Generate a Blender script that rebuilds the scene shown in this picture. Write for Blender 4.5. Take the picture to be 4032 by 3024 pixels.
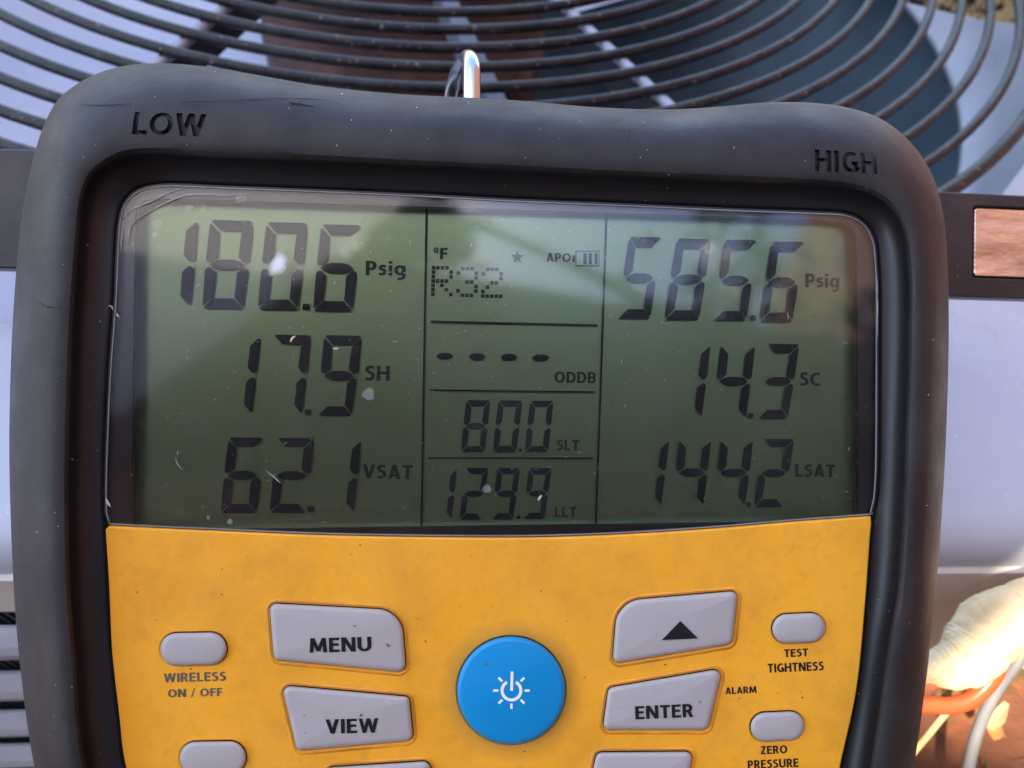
import bpy, bmesh, math, random
import numpy as np
from mathutils import Vector, Matrix

random.seed(7)
rng = np.random.default_rng(7)
scene = bpy.context.scene
for o in list(bpy.data.objects):
    bpy.data.objects.remove(o)
COL = scene.collection

# ------------------------------------------------------------------ camera
F = 3024.0                     # focal length in photo pixels (photo 4032 x 3024)
H = 0.19                       # camera height above the fan guard
TH, ROLL = math.radians(51.772), math.radians(9.5004)
c_, s_ = math.cos(TH), math.sin(TH)
FWD = np.array([0, c_, -s_]); UP0 = np.array([0, s_, c_]); RT0 = np.array([1.0, 0, 0])
RT = math.cos(ROLL) * RT0 + math.sin(ROLL) * UP0
UP = -math.sin(ROLL) * RT0 + math.cos(ROLL) * UP0
CAM = np.array([0, 0, H])


def ray(px, py): return RT * (px - 2016) / F + UP * (1512 - py) / F + FWD
def onz(px, py, z):
    d = ray(px, py); return CAM + d * ((z - H) / d[2])
def atd(px, py, d): return CAM + ray(px, py) * d


cam = bpy.data.cameras.new('camera')
co = bpy.data.objects.new('camera', cam); COL.objects.link(co)
cam.lens = 27.0; cam.sensor_width = 36.0
cam.clip_start = 0.01; cam.clip_end = 500
cam.dof.use_dof = True; cam.dof.focus_distance = 0.151; cam.dof.aperture_fstop = 20
M = Matrix.Identity(4)
for i in range(3):
    M[i][0], M[i][1], M[i][2], M[i][3] = RT[i], UP[i], -FWD[i], CAM[i]
co.matrix_world = M
scene.camera = co

# ------------------------------------------------------------------ light
SUN_AZ, SUN_EL = math.radians(220), math.radians(55)
world = bpy.data.worlds.new("World"); scene.world = world; world.use_nodes = True
nt = world.node_tree; bg = nt.nodes['Background']
sky = nt.nodes.new('ShaderNodeTexSky'); sky.sky_type = 'NISHITA'; sky.sun_disc = False
sky.sun_elevation = SUN_EL; sky.sun_rotation = SUN_AZ
nt.links.new(sky.outputs[0], bg.inputs[0]); bg.inputs[1].default_value = 0.15
sun = bpy.data.lights.new('sun', 'SUN'); sun.energy = 2.8; sun.angle = math.radians(0.5)
sun.color = (1.0, 0.88, 0.70)
so = bpy.data.objects.new('sun', sun); COL.objects.link(so)
SV = Vector((math.sin(SUN_AZ) * math.cos(SUN_EL), math.cos(SUN_AZ) * math.cos(SUN_EL), math.sin(SUN_EL)))
so.rotation_euler = SV.to_track_quat('Z', 'Y').to_euler()
scene.view_settings.view_transform = 'Standard'; scene.view_settings.look = 'None'
scene.view_settings.gamma = 1; scene.view_settings.exposure = 2.38
scene.render.engine = 'CYCLES'
scene.cycles.max_bounces = 8; scene.cycles.transparent_max_bounces = 12


# ------------------------------------------------------------------ helpers
def link(name, me, mat=None, parent=None, root=None, smooth=False):
    o = bpy.data.objects.new(name, me); COL.objects.link(o)
    if mat is not None and not me.materials: me.materials.append(mat)
    if parent is not None:
        o.parent = parent
    if root is not None:       # mesh is in world coordinates, parent chain has its matrix
        o.matrix_parent_inverse = root.matrix_world.inverted()
    if smooth:
        me.polygons.foreach_set('use_smooth', [True] * len(me.polygons))
    return o


def mesh(name, v, f):
    me = bpy.data.meshes.new(name); me.from_pydata([tuple(map(float, p)) for p in v], [], f); me.update(); return me


def tag(o, label, cat=None, group=None, kind=None):
    if label: o['label'] = label
    if cat: o['category'] = cat
    if group: o['group'] = group
    if kind: o['kind'] = kind
    return o


def empty(name, mw):
    o = bpy.data.objects.new(name, None); COL.objects.link(o); o.empty_display_size = .02
    o.matrix_world = mw; return o


class N:
    """small node helper"""
    def __init__(s, name, base=(.5, .5, .5), rough=.5, metal=0, spec=.5):
        s.m = bpy.data.materials.new(name); s.m.use_nodes = True; s.t = s.m.node_tree
        s.b = s.t.nodes['Principled BSDF']
        s.b.inputs['Base Color'].default_value = (*base, 1); s.b.inputs['Roughness'].default_value = rough
        s.b.inputs['Metallic'].default_value = metal; s.b.inputs['Specular IOR Level'].default_value = spec
        s.tc = s.t.nodes.new('ShaderNodeTexCoord')
    def L(s, a, b): s.t.links.new(a, b)
    def noise(s, scale, detail=4, rough=.6, stretch=None, dist=0):
        n = s.t.nodes.new('ShaderNodeTexNoise'); n.inputs['Scale'].default_value = scale
        n.inputs['Detail'].default_value = detail; n.inputs['Roughness'].default_value = rough
        n.inputs['Distortion'].default_value = dist
        src = s.tc.outputs['Object']
        if stretch:
            mp = s.t.nodes.new('ShaderNodeMapping'); mp.inputs['Scale'].default_value = stretch
            s.L(src, mp.inputs[0]); src = mp.outputs[0]
        s.L(src, n.inputs['Vector']); return n.outputs['Fac']
    def ramp(s, fac, p0, c0, p1, c1):
        r = s.t.nodes.new('ShaderNodeValToRGB'); e = r.color_ramp.elements
        e[0].position = p0; e[1].position = p1
        e[0].color = (*c0, 1) if len(c0) == 3 else c0; e[1].color = (*c1, 1) if len(c1) == 3 else c1
        s.L(fac, r.inputs[0]); return r.outputs[0]
    def mix(s, fac, a, b):
        m = s.t.nodes.new('ShaderNodeMix'); m.data_type = 'RGBA'
        if hasattr(fac, 'links'): s.L(fac, m.inputs[0])
        else: m.inputs[0].default_value = fac
        for k, x in ((6, a), (7, b)):
            if hasattr(x, 'links'): s.L(x, m.inputs[k])
            else: m.inputs[k].default_value = (*x, 1)
        return m.outputs[2]
    def math(s, op, a, b=0.0):
        m = s.t.nodes.new('ShaderNodeMath'); m.operation = op
        for k, x in ((0, a), (1, b)):
            if hasattr(x, 'links'): s.L(x, m.inputs[k])
            else: m.inputs[k].default_value = x
        return m.outputs[0]
    def color(s, c): s.L(c, s.b.inputs['Base Color'])
    def rough(s, c): s.L(c, s.b.inputs['Roughness'])
    def bump(s, h, strength=.3, dist=.0002):
        b = s.t.nodes.new('ShaderNodeBump'); b.inputs['Strength'].default_value = strength
        b.inputs['Distance'].default_value = dist
        s.L(h, b.inputs['Height']); s.L(b.outputs[0], s.b.inputs['Normal'])


def g3(v): return (v, v, v)


def speck(m, scale, lo, hi):
    """sparse specks: 1 where a noise peaks"""
    return m.ramp(m.noise(scale, 2, .5), lo, g3(0), hi, g3(1))


# ------------------------------------------------------------------ materials
def rubber():
    m = N('black rubber', (.06, .06, .065), .45)
    c = m.ramp(m.noise(45, 6, .65), .35, (.018, .0168, .0175), .7, (.038, .035, .036))
    c = m.mix(speck(m, 900, .74, .82), c, (.16, .14, .12))
    c = m.mix(speck(m, 160, .70, .78), c, (.025, .023, .022))
    m.color(c)
    m.rough(m.ramp(m.noise(70, 5), .3, g3(.46), .75, g3(.68)))
    h = m.math('ADD', m.noise(2600, 3), m.math('MULTIPLY', m.noise(120, 6, .7), 2.0))
    m.bump(h, .5, .00014)
    return m.m


def yellow():
    m = N('yellow keypad plastic', (.8, .42, .06), .5, spec=.35)
    base = m.ramp(m.noise(22, 5, .6), .3, (.84, .36, .018), .7, (.94, .43, .028))
    grime = m.ramp(m.noise(60, 8, .72, dist=.4), .48, g3(0), .76, g3(.55))
    c = m.mix(grime, base, (.52, .235, .03))
    c = m.mix(m.ramp(m.noise(14, 3, .5), .5, g3(0), .72, g3(.35)), c, (.66, .29, .03))
    c = m.mix(m.ramp(m.noise(260, 6, .75), .52, g3(0), .75, g3(.35)), c, (.50, .23, .03))
    c = m.mix(speck(m, 420, .76, .80), c, (.25, .12, .03))
    # worn dirty ring round the power button (centre = power button in panel coordinates)
    mp = m.t.nodes.new('ShaderNodeMapping'); mp.inputs['Location'].default_value = (-(2013 - 2016) * KPX, -(1512 - 2719) * KPX, 0)
    m.L(m.tc.outputs['Object'], mp.inputs[0])
    sx = m.t.nodes.new('ShaderNodeSeparateXYZ'); m.L(mp.outputs[0], sx.inputs[0])
    r = m.math('SQRT', m.math('ADD', m.math('POWER', sx.outputs[0], 2), m.math('POWER', sx.outputs[1], 2)))
    r = m.math('ADD', r, m.math('MULTIPLY', m.math('SUBTRACT', m.noise(120, 4), .5), .003))
    ring = m.ramp(m.math('MULTIPLY', r, 1 / .02), .55, g3(.55), .72, g3(0))
    c = m.mix(ring, c, (.42, .22, .045))
    m.color(c); m.rough(m.ramp(m.noise(90, 4), .3, g3(.38), .7, g3(.6)))
    m.bump(m.math('ADD', m.noise(1900, 3), m.noise(90, 5)), .25, .00015)
    return m.m


def button_mat(name, col, amt=.25):
    m = N(name, col, .42, spec=.4)
    c = m.mix(m.ramp(m.noise(110, 6, .7), .55, g3(0), .8, g3(amt)), col, tuple(x * .55 for x in col))
    c = m.mix(speck(m, 380, .74, .78), c, (.12, .09, .08))
    m.color(c); m.rough(m.ramp(m.noise(150, 4), .3, g3(.3), .7, g3(.5)))
    m.bump(m.noise(900, 3), .08, .0001)
    return m.m


def simple(name, col, rough=.5, metal=0, spec=.5, vary=.25, scale=40, bump=.1, bd=.0003):
    m = N(name, col, rough, metal, spec)
    m.color(m.ramp(m.noise(scale, 5), .3, tuple(x * (1 - vary) for x in col), .7, tuple(min(1, x * (1 + vary)) for x in col)))
    if bump: m.bump(m.noise(scale * 8, 4), bump, bd)
    return m.m


def lcd_mat():
    m = N('green lcd film', (.2, .27, .19), .30, metal=.7)
    m.color(m.ramp(m.noise(30, 2), .3, (.158, .220, .118), .7, (.174, .238, .132)))
    return m.m


def glass_mat():
    m = bpy.data.materials.new('clear display cover'); m.use_nodes = True; t = m.node_tree
    for n in list(t.nodes):
        if n.type == 'BSDF_PRINCIPLED': t.nodes.remove(n)
    out = [n for n in t.nodes if n.type == 'OUTPUT_MATERIAL'][0]
    tr = t.nodes.new('ShaderNodeBsdfTransparent'); gl = t.nodes.new('ShaderNodeBsdfGlossy'); fr = t.nodes.new('ShaderNodeFresnel')
    df = t.nodes.new('ShaderNodeBsdfDiffuse'); df.inputs[0].default_value = (.6, .58, .55, 1)
    fr.inputs[0].default_value = 1.49; gl.inputs['Roughness'].default_value = .055
    tc = t.nodes.new('ShaderNodeTexCoord')
    no = t.nodes.new('ShaderNodeTexNoise'); no.inputs['Scale'].default_value = 55; no.inputs['Detail'].default_value = 7
    no.inputs['Roughness'].default_value = .75
    t.links.new(tc.outputs['Object'], no.inputs['Vector'])
    bp = t.nodes.new('ShaderNodeBump'); bp.inputs['Strength'].default_value = .03; bp.inputs['Distance'].default_value = .0003
    t.links.new(no.outputs[0], bp.inputs['Height']); t.links.new(bp.outputs[0], gl.inputs['Normal'])
    # fine scratches
    mp = t.nodes.new('ShaderNodeMapping'); mp.inputs['Scale'].default_value = (120, 900, 1); mp.inputs['Rotation'].default_value = (0, 0, .5)
    t.links.new(tc.outputs['Object'], mp.inputs[0])
    n2 = t.nodes.new('ShaderNodeTexNoise'); n2.inputs['Scale'].default_value = 1.5; n2.inputs['Detail'].default_value = 2
    t.links.new(mp.outputs[0], n2.inputs['Vector'])
    r2 = t.nodes.new('ShaderNodeValToRGB'); r2.color_ramp.elements[0].position = .66; r2.color_ramp.elements[1].position = .8
    r2.color_ramp.elements[1].color = (.06, .06, .06, 1); t.links.new(n2.outputs[0], r2.inputs[0])
    r1 = t.nodes.new('ShaderNodeValToRGB'); r1.color_ramp.elements[0].position = .45; r1.color_ramp.elements[0].color = (.005, .005, .005, 1)
    r1.color_ramp.elements[1].position = .8; r1.color_ramp.elements[1].color = (.028, .028, .028, 1); t.links.new(no.outputs[0], r1.inputs[0])
    ad = t.nodes.new('ShaderNodeMath'); ad.operation = 'ADD'
    t.links.new(r1.outputs[0], ad.inputs[0]); t.links.new(r2.outputs[0], ad.inputs[1])
    m1 = t.nodes.new('ShaderNodeMixShader'); m2 = t.nodes.new('ShaderNodeMixShader')
    t.links.new(ad.outputs[0], m1.inputs[0]); t.links.new(tr.outputs[0], m1.inputs[1]); t.links.new(df.outputs[0], m1.inputs[2])
    t.links.new(fr.outputs[0], m2.inputs[0]); t.links.new(m1.outputs[0], m2.inputs[1]); t.links.new(gl.outputs[0], m2.inputs[2])
    t.links.new(m2.outputs[0], out.inputs[0]); return m


DG = 0.15                      # distance camera - gauge face
KPX = DG / F                   # metres per photo pixel in the face plane
M_rub = rubber(); M_rub.node_tree.nodes['Principled BSDF'].inputs['Specular IOR Level'].default_value = .3; M_yel = yellow()
M_lip = simple('grimy orange lip', (.68, .27, .016), .5, vary=.35, scale=90, bump=.1); M_btn = button_mat('pale grey silicone', (.405, .378, .372)); M_blue = button_mat('blue silicone', (.003, .25, .56), .15)
M_ink = simple('black ink', (.012, .012, .012), .5, vary=.3, bump=0)
M_inkg = simple('worn grey ink', (.10, .085, .06), .6, vary=.4, scale=300, bump=0)
M_ink.node_tree.nodes['Principled BSDF'].inputs['Specular IOR Level'].default_value = .15
M_white = simple('white print', (.85, .88, .9), .5, vary=.04, bump=0)
M_dark = simple('black inner plastic', (.012, .012, .014), .4, bump=0)
M_bez = simple('dark display mask', (.014, .013, .017), .3, vary=.15, bump=0)
M_lcd = lcd_mat(); M_seg = simple('lcd segment', (.010, .015, .020), .45, vary=.08, bump=0)
M_segf = simple('lcd faint print', (.022, .028, .028), .45, vary=.08, bump=0)
M_glass = glass_mat()
for q_ in (M_seg, M_segf): q_.node_tree.nodes['Principled BSDF'].inputs['Specular IOR Level'].default_value = .12
M_trim = simple('clear cover edge', (.34, .33, .37), .22, vary=.2, bump=0)
M_chrome = simple('chromed steel', (.55, .55, .57), .22, metal=1, vary=.05, scale=60, bump=.03)
M_dust = simple('pale dust', (.6, .55, .45), .9, vary=.3, bump=0)
M_scuff = simple('scuffed rubber', (.16, .16, .18), .7, vary=.3, bump=0)
M_gouge = simple('torn rubber', (.012, .012, .012), .9, vary=.3, bump=0)


# ------------------------------------------------------------------ gauge geometry
def Lz(px, py, z=0.0):
    """photo outline of the gauge -> gauge coordinates at relief height z"""
    k = KPX * (1 - z / DG)
    return ((px - 2016) * k, (1512 - py) * k, z)


def catmull(pts, n=14, closed=True):
    P = np.array(pts, float); out = []; m = len(P)
    rngi = range(m) if closed else range(m - 1)
    for i in rngi:
        if closed: p0, p1, p2, p3 = P[i - 1], P[i], P[(i + 1) % m], P[(i + 2) % m]
        else: p0, p1, p2, p3 = P[max(i - 1, 0)], P[i], P[i + 1], P[min(i + 2, m - 1)]
        # centripetal
        d1 = max(np.linalg.norm(p1 - p0), 1e-9) ** .5; d2 = max(np.linalg.norm(p2 - p1), 1e-9) ** .5; d3 = max(np.linalg.norm(p3 - p2), 1e-9) ** .5
        m1 = (p2 - p1) if np.allclose(p0, p1) else d2 * ((p1 - p0) / d1 - (p2 - p0) / (d1 + d2) + (p2 - p1) / d2)
        m2 = (p2 - p1) if np.allclose(p3, p2) else d2 * ((p2 - p1) / d2 - (p3 - p1) / (d2 + d3) + (p3 - p2) / d3)
        for t in np.linspace(0, 1, n, endpoint=False):
            a = 2 * t**3 - 3 * t**2 + 1; b = t**3 - 2 * t**2 + t; c = -2 * t**3 + 3 * t**2; d = t**3 - t**2
            out.append(a * p1 + b * m1 + c * p2 + d * m2)
    if not closed: out.append(P[-1])
    return np.array(out)


def polar(pts, cen, n):
    """resample a star-shaped closed outline at n even directions from cen"""
    P = catmull(pts, 24) - cen; a = np.arctan2(P[:, 1], P[:, 0]); r = np.hypot(P[:, 0], P[:, 1])
    o = np.argsort(a); a, r = a[o], r[o]
    a = np.concatenate([a - 2 * np.pi, a, a + 2 * np.pi]); r = np.concatenate([r, r, r])
    t = np.linspace(-np.pi, np.pi, n, endpoint=False)
    # corners get denser sampling automatically by interpolation in angle
    rr = np.interp(t, a, r)
    return np.stack([cen[0] + rr * np.cos(t), cen[1] + rr * np.sin(t)], 1)


OUT = [(173, 492), (237, 383), (365, 297), (510, 256), (675, 250), (857, 268), (1094, 310), (1276, 340), (1568, 370), (1823, 383), (2016, 394), (2370, 423),
       (2625, 431), (2826, 420), (3008, 404), (3190, 404), (3336, 423), (3464, 465), (3573, 547), (3664, 674), (3710, 820), (3730, 1021), (3736, 1276),
       (3728, 1640), (3710, 2005), (3680, 2370), (3640, 2734), (3597, 3024), (3500, 3500), (3330, 4000), (3050, 4330), (2500, 4460), (1900, 4480), (1300, 4450),
       (780, 4330), (470, 4000), (260, 3550), (136, 3024), (88, 2700), (58, 2380), (38, 1900), (38, 1600), (54, 1200), (90, 820), (128, 638)]
CIN = [(362, 700), (430, 644), (497, 615), (600, 606), (820, 618), (1366, 640), (2016, 672), (2500, 696), (2927, 718), (3250, 732), (3380, 748), (3470, 785), (3530, 850), (3563, 930),
       (3579, 1084), (3580, 1300), (3568, 1700), (3561, 1900), (3532, 2340), (3503, 2510), (3432, 2985), (3330, 3500), (3080, 3950), (2700, 4150), (1950, 4200), (1200, 4150),
       (830, 3950), (500, 3500), (339, 3018), (298, 2578), (278, 2307), (271, 1900), (280, 1500), (294, 1200), (316, 900), (330, 780)]
INN = [(474, 850), (497, 793), (542, 752), (624, 731), (911, 738), (1275, 752), (1676, 770), (2016, 788), (2380, 803), (2927, 827), (3201, 837), (3337, 847), (3401, 880), (3438, 940),
       (3450, 1020), (3455, 1450), (3446, 1950), (3429, 2036), (3402, 2375), (3368, 2713), (3310, 2985), (3200, 3450), (2950, 3800), (2600, 3950), (1950, 4000), (1300, 3950),
       (950, 3800), (650, 3450), (499, 3012), (474, 2815), (447, 2578), (434, 2307), (420, 2076), (414, 1968), (430, 1500), (452, 1200)]
CEN = np.array([1950., 2200.])
NA = 480
o_, c1_, i_ = polar(OUT, CEN, NA), polar(CIN, CEN, NA), polar(INN, CEN, NA)

groot = empty('manifold_gauge', Matrix.Identity(4))
gp = atd(2016, 1512, DG); GM = Matrix.Identity(4)
for i in range(3):
    GM[i][0], GM[i][1], GM[i][2], GM[i][3] = RT[i], UP[i], -FWD[i], gp[i]
groot.matrix_world = GM
tag(groot, 'digital manifold gauge with yellow keypad and green display in a black rubber boot', 'manifold gauge')


def shell():
    rings = []
    def ring(P, z): rings.append([Lz(p[0], p[1], z) for p in P])
    ob = CEN + (o_ - CEN) * .90
    ring(ob, -.034); ring(CEN + (o_ - CEN) * .975, -.030)
    ring(CEN + (o_ - CEN) * .995, -.022)
    for t, z in ((0, -.010), (.03, -.0060), (.09, -.0026), (.18, .0004), (.30, .0028), (.42, .0042), (.55, .0051), (.70, .0056), (.84, .0056), (.92, .0053), (.97, .0046), (1.0, .0038)):
        ring(o_ + (c1_ - o_) * t, z)
    ring(c1_, -.004); ring(c1_, -.006)
    v = [p for r in rings for p in r]; f = []
    for a in range(len(rings) - 1):
        for k in range(NA):
            k2 = (k + 1) % NA
            f.append((a * NA + k, a * NA + k2, (a + 1) * NA + k2, (a + 1) * NA + k))
    f.append(tuple(range(NA))[::-1]); n = len(rings) - 1
    f.append(tuple(n * NA + k for k in range(NA)))
    return mesh('boot', v, f)


def inner_bezel():
    v = []
    lv = ((-.004, .0037), (.0, .0036), (.05, .0026), (.14, .0012), (.3, -.0002), (.55, -.0014), (.8, -.0021), (1.0, -.0025), (1.0, -.0055))
    for t, z in lv: v += [Lz(p[0], p[1], z) for p in (c1_ + (i_ - c1_) * t)]
    f = [(a * NA + k, a * NA + (k + 1) % NA, (a + 1) * NA + (k + 1) % NA, (a + 1) * NA + k) for a in range(len(lv) - 1) for k in range(NA)]
    return mesh('inner_bezel', v, f)


# ---- text -> mesh
TW = .205                      # stroke width of the bold sans lettering, cap height 1
GLY = {
 'A': (.70, [('l', .10, 0, .35, 1), ('l', .60, 0, .35, 1), ('h', .20, .50, .27)]),
 'B': (.60, [('v', .1), ('h', .1, .36, .91), ('h', .1, .36, .53), ('h', .1, .36, .09), ('a', .34, .72, .145, .19, -90, 90), ('a', .34, .31, .16, .22, -90, 90)]),
 'C': (.62, [('a', .43, .5, .33, .41, 62, 298)]),
 'D': (.70, [('v', .1), ('h', .1, .32, .91), ('h', .1, .32, .09), ('a', .30, .5, .30, .41, -90, 90)]),
 'E': (.53, [('v', .1), ('h', .1, .53, .91), ('h', .1, .49, .52), ('h', .1, .53, .09)]),
 'F': (.50, [('v', .1), ('h', .1, .50, .91), ('h', .1, .47, .50)]),
 'G': (.70, [('a', .43, .5, .33, .41, 58, 330), ('V', .60, .06, .50), ('h', .42, .70, .44)]),
 'H': (.70, [('v', .1), ('v', .6), ('h', .1, .6, .52)]),
 'I': (.20, [('v', .1)]),
 'L': (.50, [('v', .1), ('h', .1, .50, .09)]),
 'M': (.90, [('l', .10, 0, .16, 1), ('l', .80, 0, .74, 1), ('l', .17, 1, .45, .08, .19), ('l', .73, 1, .45, .08, .19)]),
 'N': (.72, [('v', .1), ('v', .62), ('l', .12, 1, .60, 0, .21)]),
 'O': (.80, [('a', .40, .5, .30, .41, 0, 360)]),
 'P': (.58, [('v', .1), ('h', .1, .33, .91), ('h', .1, .33, .44), ('a', .31, .675, .165, .235, -90, 90)]),
 'R': (.62, [('v', .1), ('h', .1, .33, .91), ('h', .1, .33, .47), ('a', .31, .69, .165, .22, -90, 90), ('l', .34, .46, .52, 0)]),
 'S': (.54, [('p', [(.475, .86), (.38, .90), (.27, .91), (.15, .85), (.115, .74), (.17, .62), (.29, .535), (.40, .46), (.44, .34), (.41, .19), (.29, .10), (.17, .09), (.05, .14)])]),
 'T': (.58, [('v', .29), ('h', 0, .58, .91)]),
 'U': (.70, [('V', .1, .36, 1), ('V', .6, .36, 1), ('a', .35, .37, .25, .28, 180, 360)]),
 'V': (.68, [('l', .09, 1, .34, 0), ('l', .59, 1, .34, 0)]),
 'W': (1.0, [('l', .09, 1, .28, 0, .19), ('l', .50, 1, .28, 0, .19), ('l', .50, 1, .72, 0, .19), ('l', .91, 1, .72, 0, .19)]),
 'Z': (.58, [('h', .03, .56, .91), ('h', .01, .58, .09), ('l', .46, .95, .12, .05, .2)]),
 '/': (.40, [('l', .05, -.08, .33, 1.05, .11)]),
 's': (.44, [('p', [(.39, .61), (.29, .65), (.19, .65), (.11, .59), (.10, .52), (.17, .43), (.29, .37), (.35, .29), (.33, .18), (.22, .09), (.13, .08), (.03, .12)])]),
 'i': (.20, [('V', .1, 0, .70), ('b', .0, .82, .20, 1.0)]),
 'g': (.60, [('a', .30, .38, .20, .27, 0, 360), ('V', .50, -.1, .70), ('a', .29, -.07, .21, .15, 240, 360)]),
 ' ': (.22, []),
}
def glyph_pieces(txt, t=TW, gap=.10):
    """list of convex/strip outlines: (left points, right points)"""
    out = []; X = 0.0
    def clip(P, lo=-.4, hi=1.0):
        for sgn, lim in ((1, lo), (-1, -hi)):
            Q = []
            for k in range(len(P)):
                a, b = P[k - 1], P[k]; da, db = sgn * a[1] - lim, sgn * b[1] - lim
                if da * db < 0: w = da / (da - db); Q.append((a[0] + (b[0] - a[0]) * w, a[1] + (b[1] - a[1]) * w))
                if db >= 0: Q.append(b)
            P = Q
        return P
    for ch in txt:
        w, parts = GLY[ch]
        for q in parts:
            k = q[0]
            if k == 'v': out.append([[(X + q[1] - t / 2, 0), (X + q[1] + t / 2, 0), (X + q[1] + t / 2, 1), (X + q[1] - t / 2, 1)]])
            elif k == 'V': out.append([[(X + q[1] - t / 2, q[2]), (X + q[1] + t / 2, q[2]), (X + q[1] + t / 2, q[3]), (X + q[1] - t / 2, q[3])]])
            elif k == 'b': out.append([[(X + q[1], q[2]), (X + q[3], q[2]), (X + q[3], q[4]), (X + q[1], q[4])]])
            elif k == 'h': h = .088; out.append([[(X + q[1], q[3] - h), (X + q[2], q[3] - h), (X + q[2], q[3] + h), (X + q[1], q[3] + h)]])
            elif k == 'l':
                tt = q[5] if len(q) > 5 else t; a = np.array(q[1:3]); b = np.array(q[3:5]); d = (b - a) / np.linalg.norm(b - a); n = np.array([-d[1], d[0]]) * tt / 2 * .96; e = d * .15
                P = [tuple(a - n - e), tuple(b - n + e), tuple(b + n + e), tuple(a + n - e)]
                P = clip(P, min(q[2], q[4]), max(q[2], q[4])); out.append([[(x + X, y) for x, y in P]])
            else:
                if k == 'a':
                    _, cx, cy, rx, ry, a0, a1 = q; m = max(8, int(abs(a1 - a0) / 12)); L = [(cx + rx * math.cos(math.radians(a0 + (a1 - a0) * i / m)), cy + ry * math.sin(math.radians(a0 + (a1 - a0) * i / m))) for i in range(m + 1)]
                else: L = [tuple(p) for p in catmull(q[1], 4, False)]
                L = np.array(L); closed = k == 'a' and abs(q[6] - q[5]) >= 360
                T = np.gradient(L, axis=0)
                if closed: T[0] = T[-1] = L[1] - L[-2]
                T /= np.linalg.norm(T, axis=1)[:, None]; N_ = np.stack([-T[:, 1], T[:, 0]], 1)
                hw = np.where(np.abs(T[:, :1]) > .7, .088, t / 2) if k != 'p' else np.full((len(L), 1), .092)
                hw = .088 * np.abs(T[:, :1]) ** 2 + (t / 2) * (1 - np.abs(T[:, :1]) ** 2)
                A_, B_ = L + N_ * hw, L - N_ * hw
                out.append([[(X + A_[i][0], A_[i][1]), (X + A_[i + 1][0], A_[i + 1][1]), (X + B_[i + 1][0], B_[i + 1][1]), (X + B_[i][0], B_[i][1])] for i in range(len(L) - 1)])
        X += w + gap
    return out


def text_mesh(txt, w, h, rot=0.0, shear=0.0, t=TW, gap=.10, zr=None):
    """flat lettering, or with zr=(z0, z1) a solid prism of every stroke"""
    pcs = glyph_pieces(txt, t, gap); allp = np.array([p for pc in pcs for q in pc for p in q]); lo, hi = allp.min(0), allp.max(0)
    cr, sr = math.cos(rot), math.sin(rot); v = []; f = []
    def tr(p):
        x = (p[0] - (lo[0] + hi[0]) / 2) / (hi[0] - lo[0]) * w; y = (p[1] - (lo[1] + hi[1]) / 2) / (hi[1] - lo[1]) * h
        return x * cr - y * sr, x * sr + y * cr
    for n, pc in enumerate(pcs):
        if zr is None:
            for q in pc:
                b = len(v); v += [(*tr(p), (n % 7) * 1.2e-6) for p in q]; f.append(tuple(range(b, b + len(q))))
        elif len(pc) == 1:
            q = pc[0]; m = len(q); b = len(v); v += [(*tr(p), zr[0] - n * 1e-6) for p in q] + [(*tr(p), zr[1]) for p in q]
            f += [tuple(range(b, b + m))[::-1], tuple(range(b + m, b + 2 * m))] + [(b + k, b + (k + 1) % m, b + m + (k + 1) % m, b + m + k) for k in range(m)]
        else:
            A_ = [pc[0][0]] + [q[1] for q in pc]; B_ = [pc[0][3]] + [q[2] for q in pc]; m = len(A_); b = len(v)
            for P, z in ((A_, zr[0]), (B_, zr[0]), (A_, zr[1]), (B_, zr[1])): v += [(*tr(p), z - (n * 1e-6 if z == zr[0] else 0)) for p in P]
            for k in range(m - 1):
                a0, b0, a1, b1 = b + k, b + m + k, b + 2 * m + k, b + 3 * m + k
                f += [(a0, b0, b0 + 1, a0 + 1), (a1, a1 + 1, b1 + 1, b1), (a0, a0 + 1, a1 + 1, a1), (b0, b1, b1 + 1, b0 + 1)]
            f += [(b, b + 2 * m, b + 3 * m, b + m), (b + m - 1, b + 2 * m - 1, b + 4 * m - 1, b + 3 * m - 1)]
    return mesh('lettering', v, f)


def printed(name, txt, x0, y0, x1, y1, parent, mat, rot=0, z=.00006, t=TW, gap=.10):
    """print txt so that its unrotated box spans the photo box"""
    k = KPX * (1 - z / DG)
    me = text_mesh(txt, (x1 - x0) * k, (y1 - y0) * k, math.radians(rot), 0, t, gap)
    p = Lz((x0 + x1) / 2, (y0 + y1) / 2, z)
    me.transform(Matrix.Translation(p)); me.name = name
    o = link(name, me, mat, parent)
    return o


boot = link('rubber_boot', shell(), M_rub, groot)
boot['label'] = 'black rubber boot with LOW and HIGH moulded into its top corners'
M_inner = simple('black smooth bezel', (.013, .0125, .014), .42, vary=.25, scale=60, bump=.15, bd=.0001)
link('inner_bezel', inner_bezel(), M_inner, groot, smooth=True)
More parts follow.
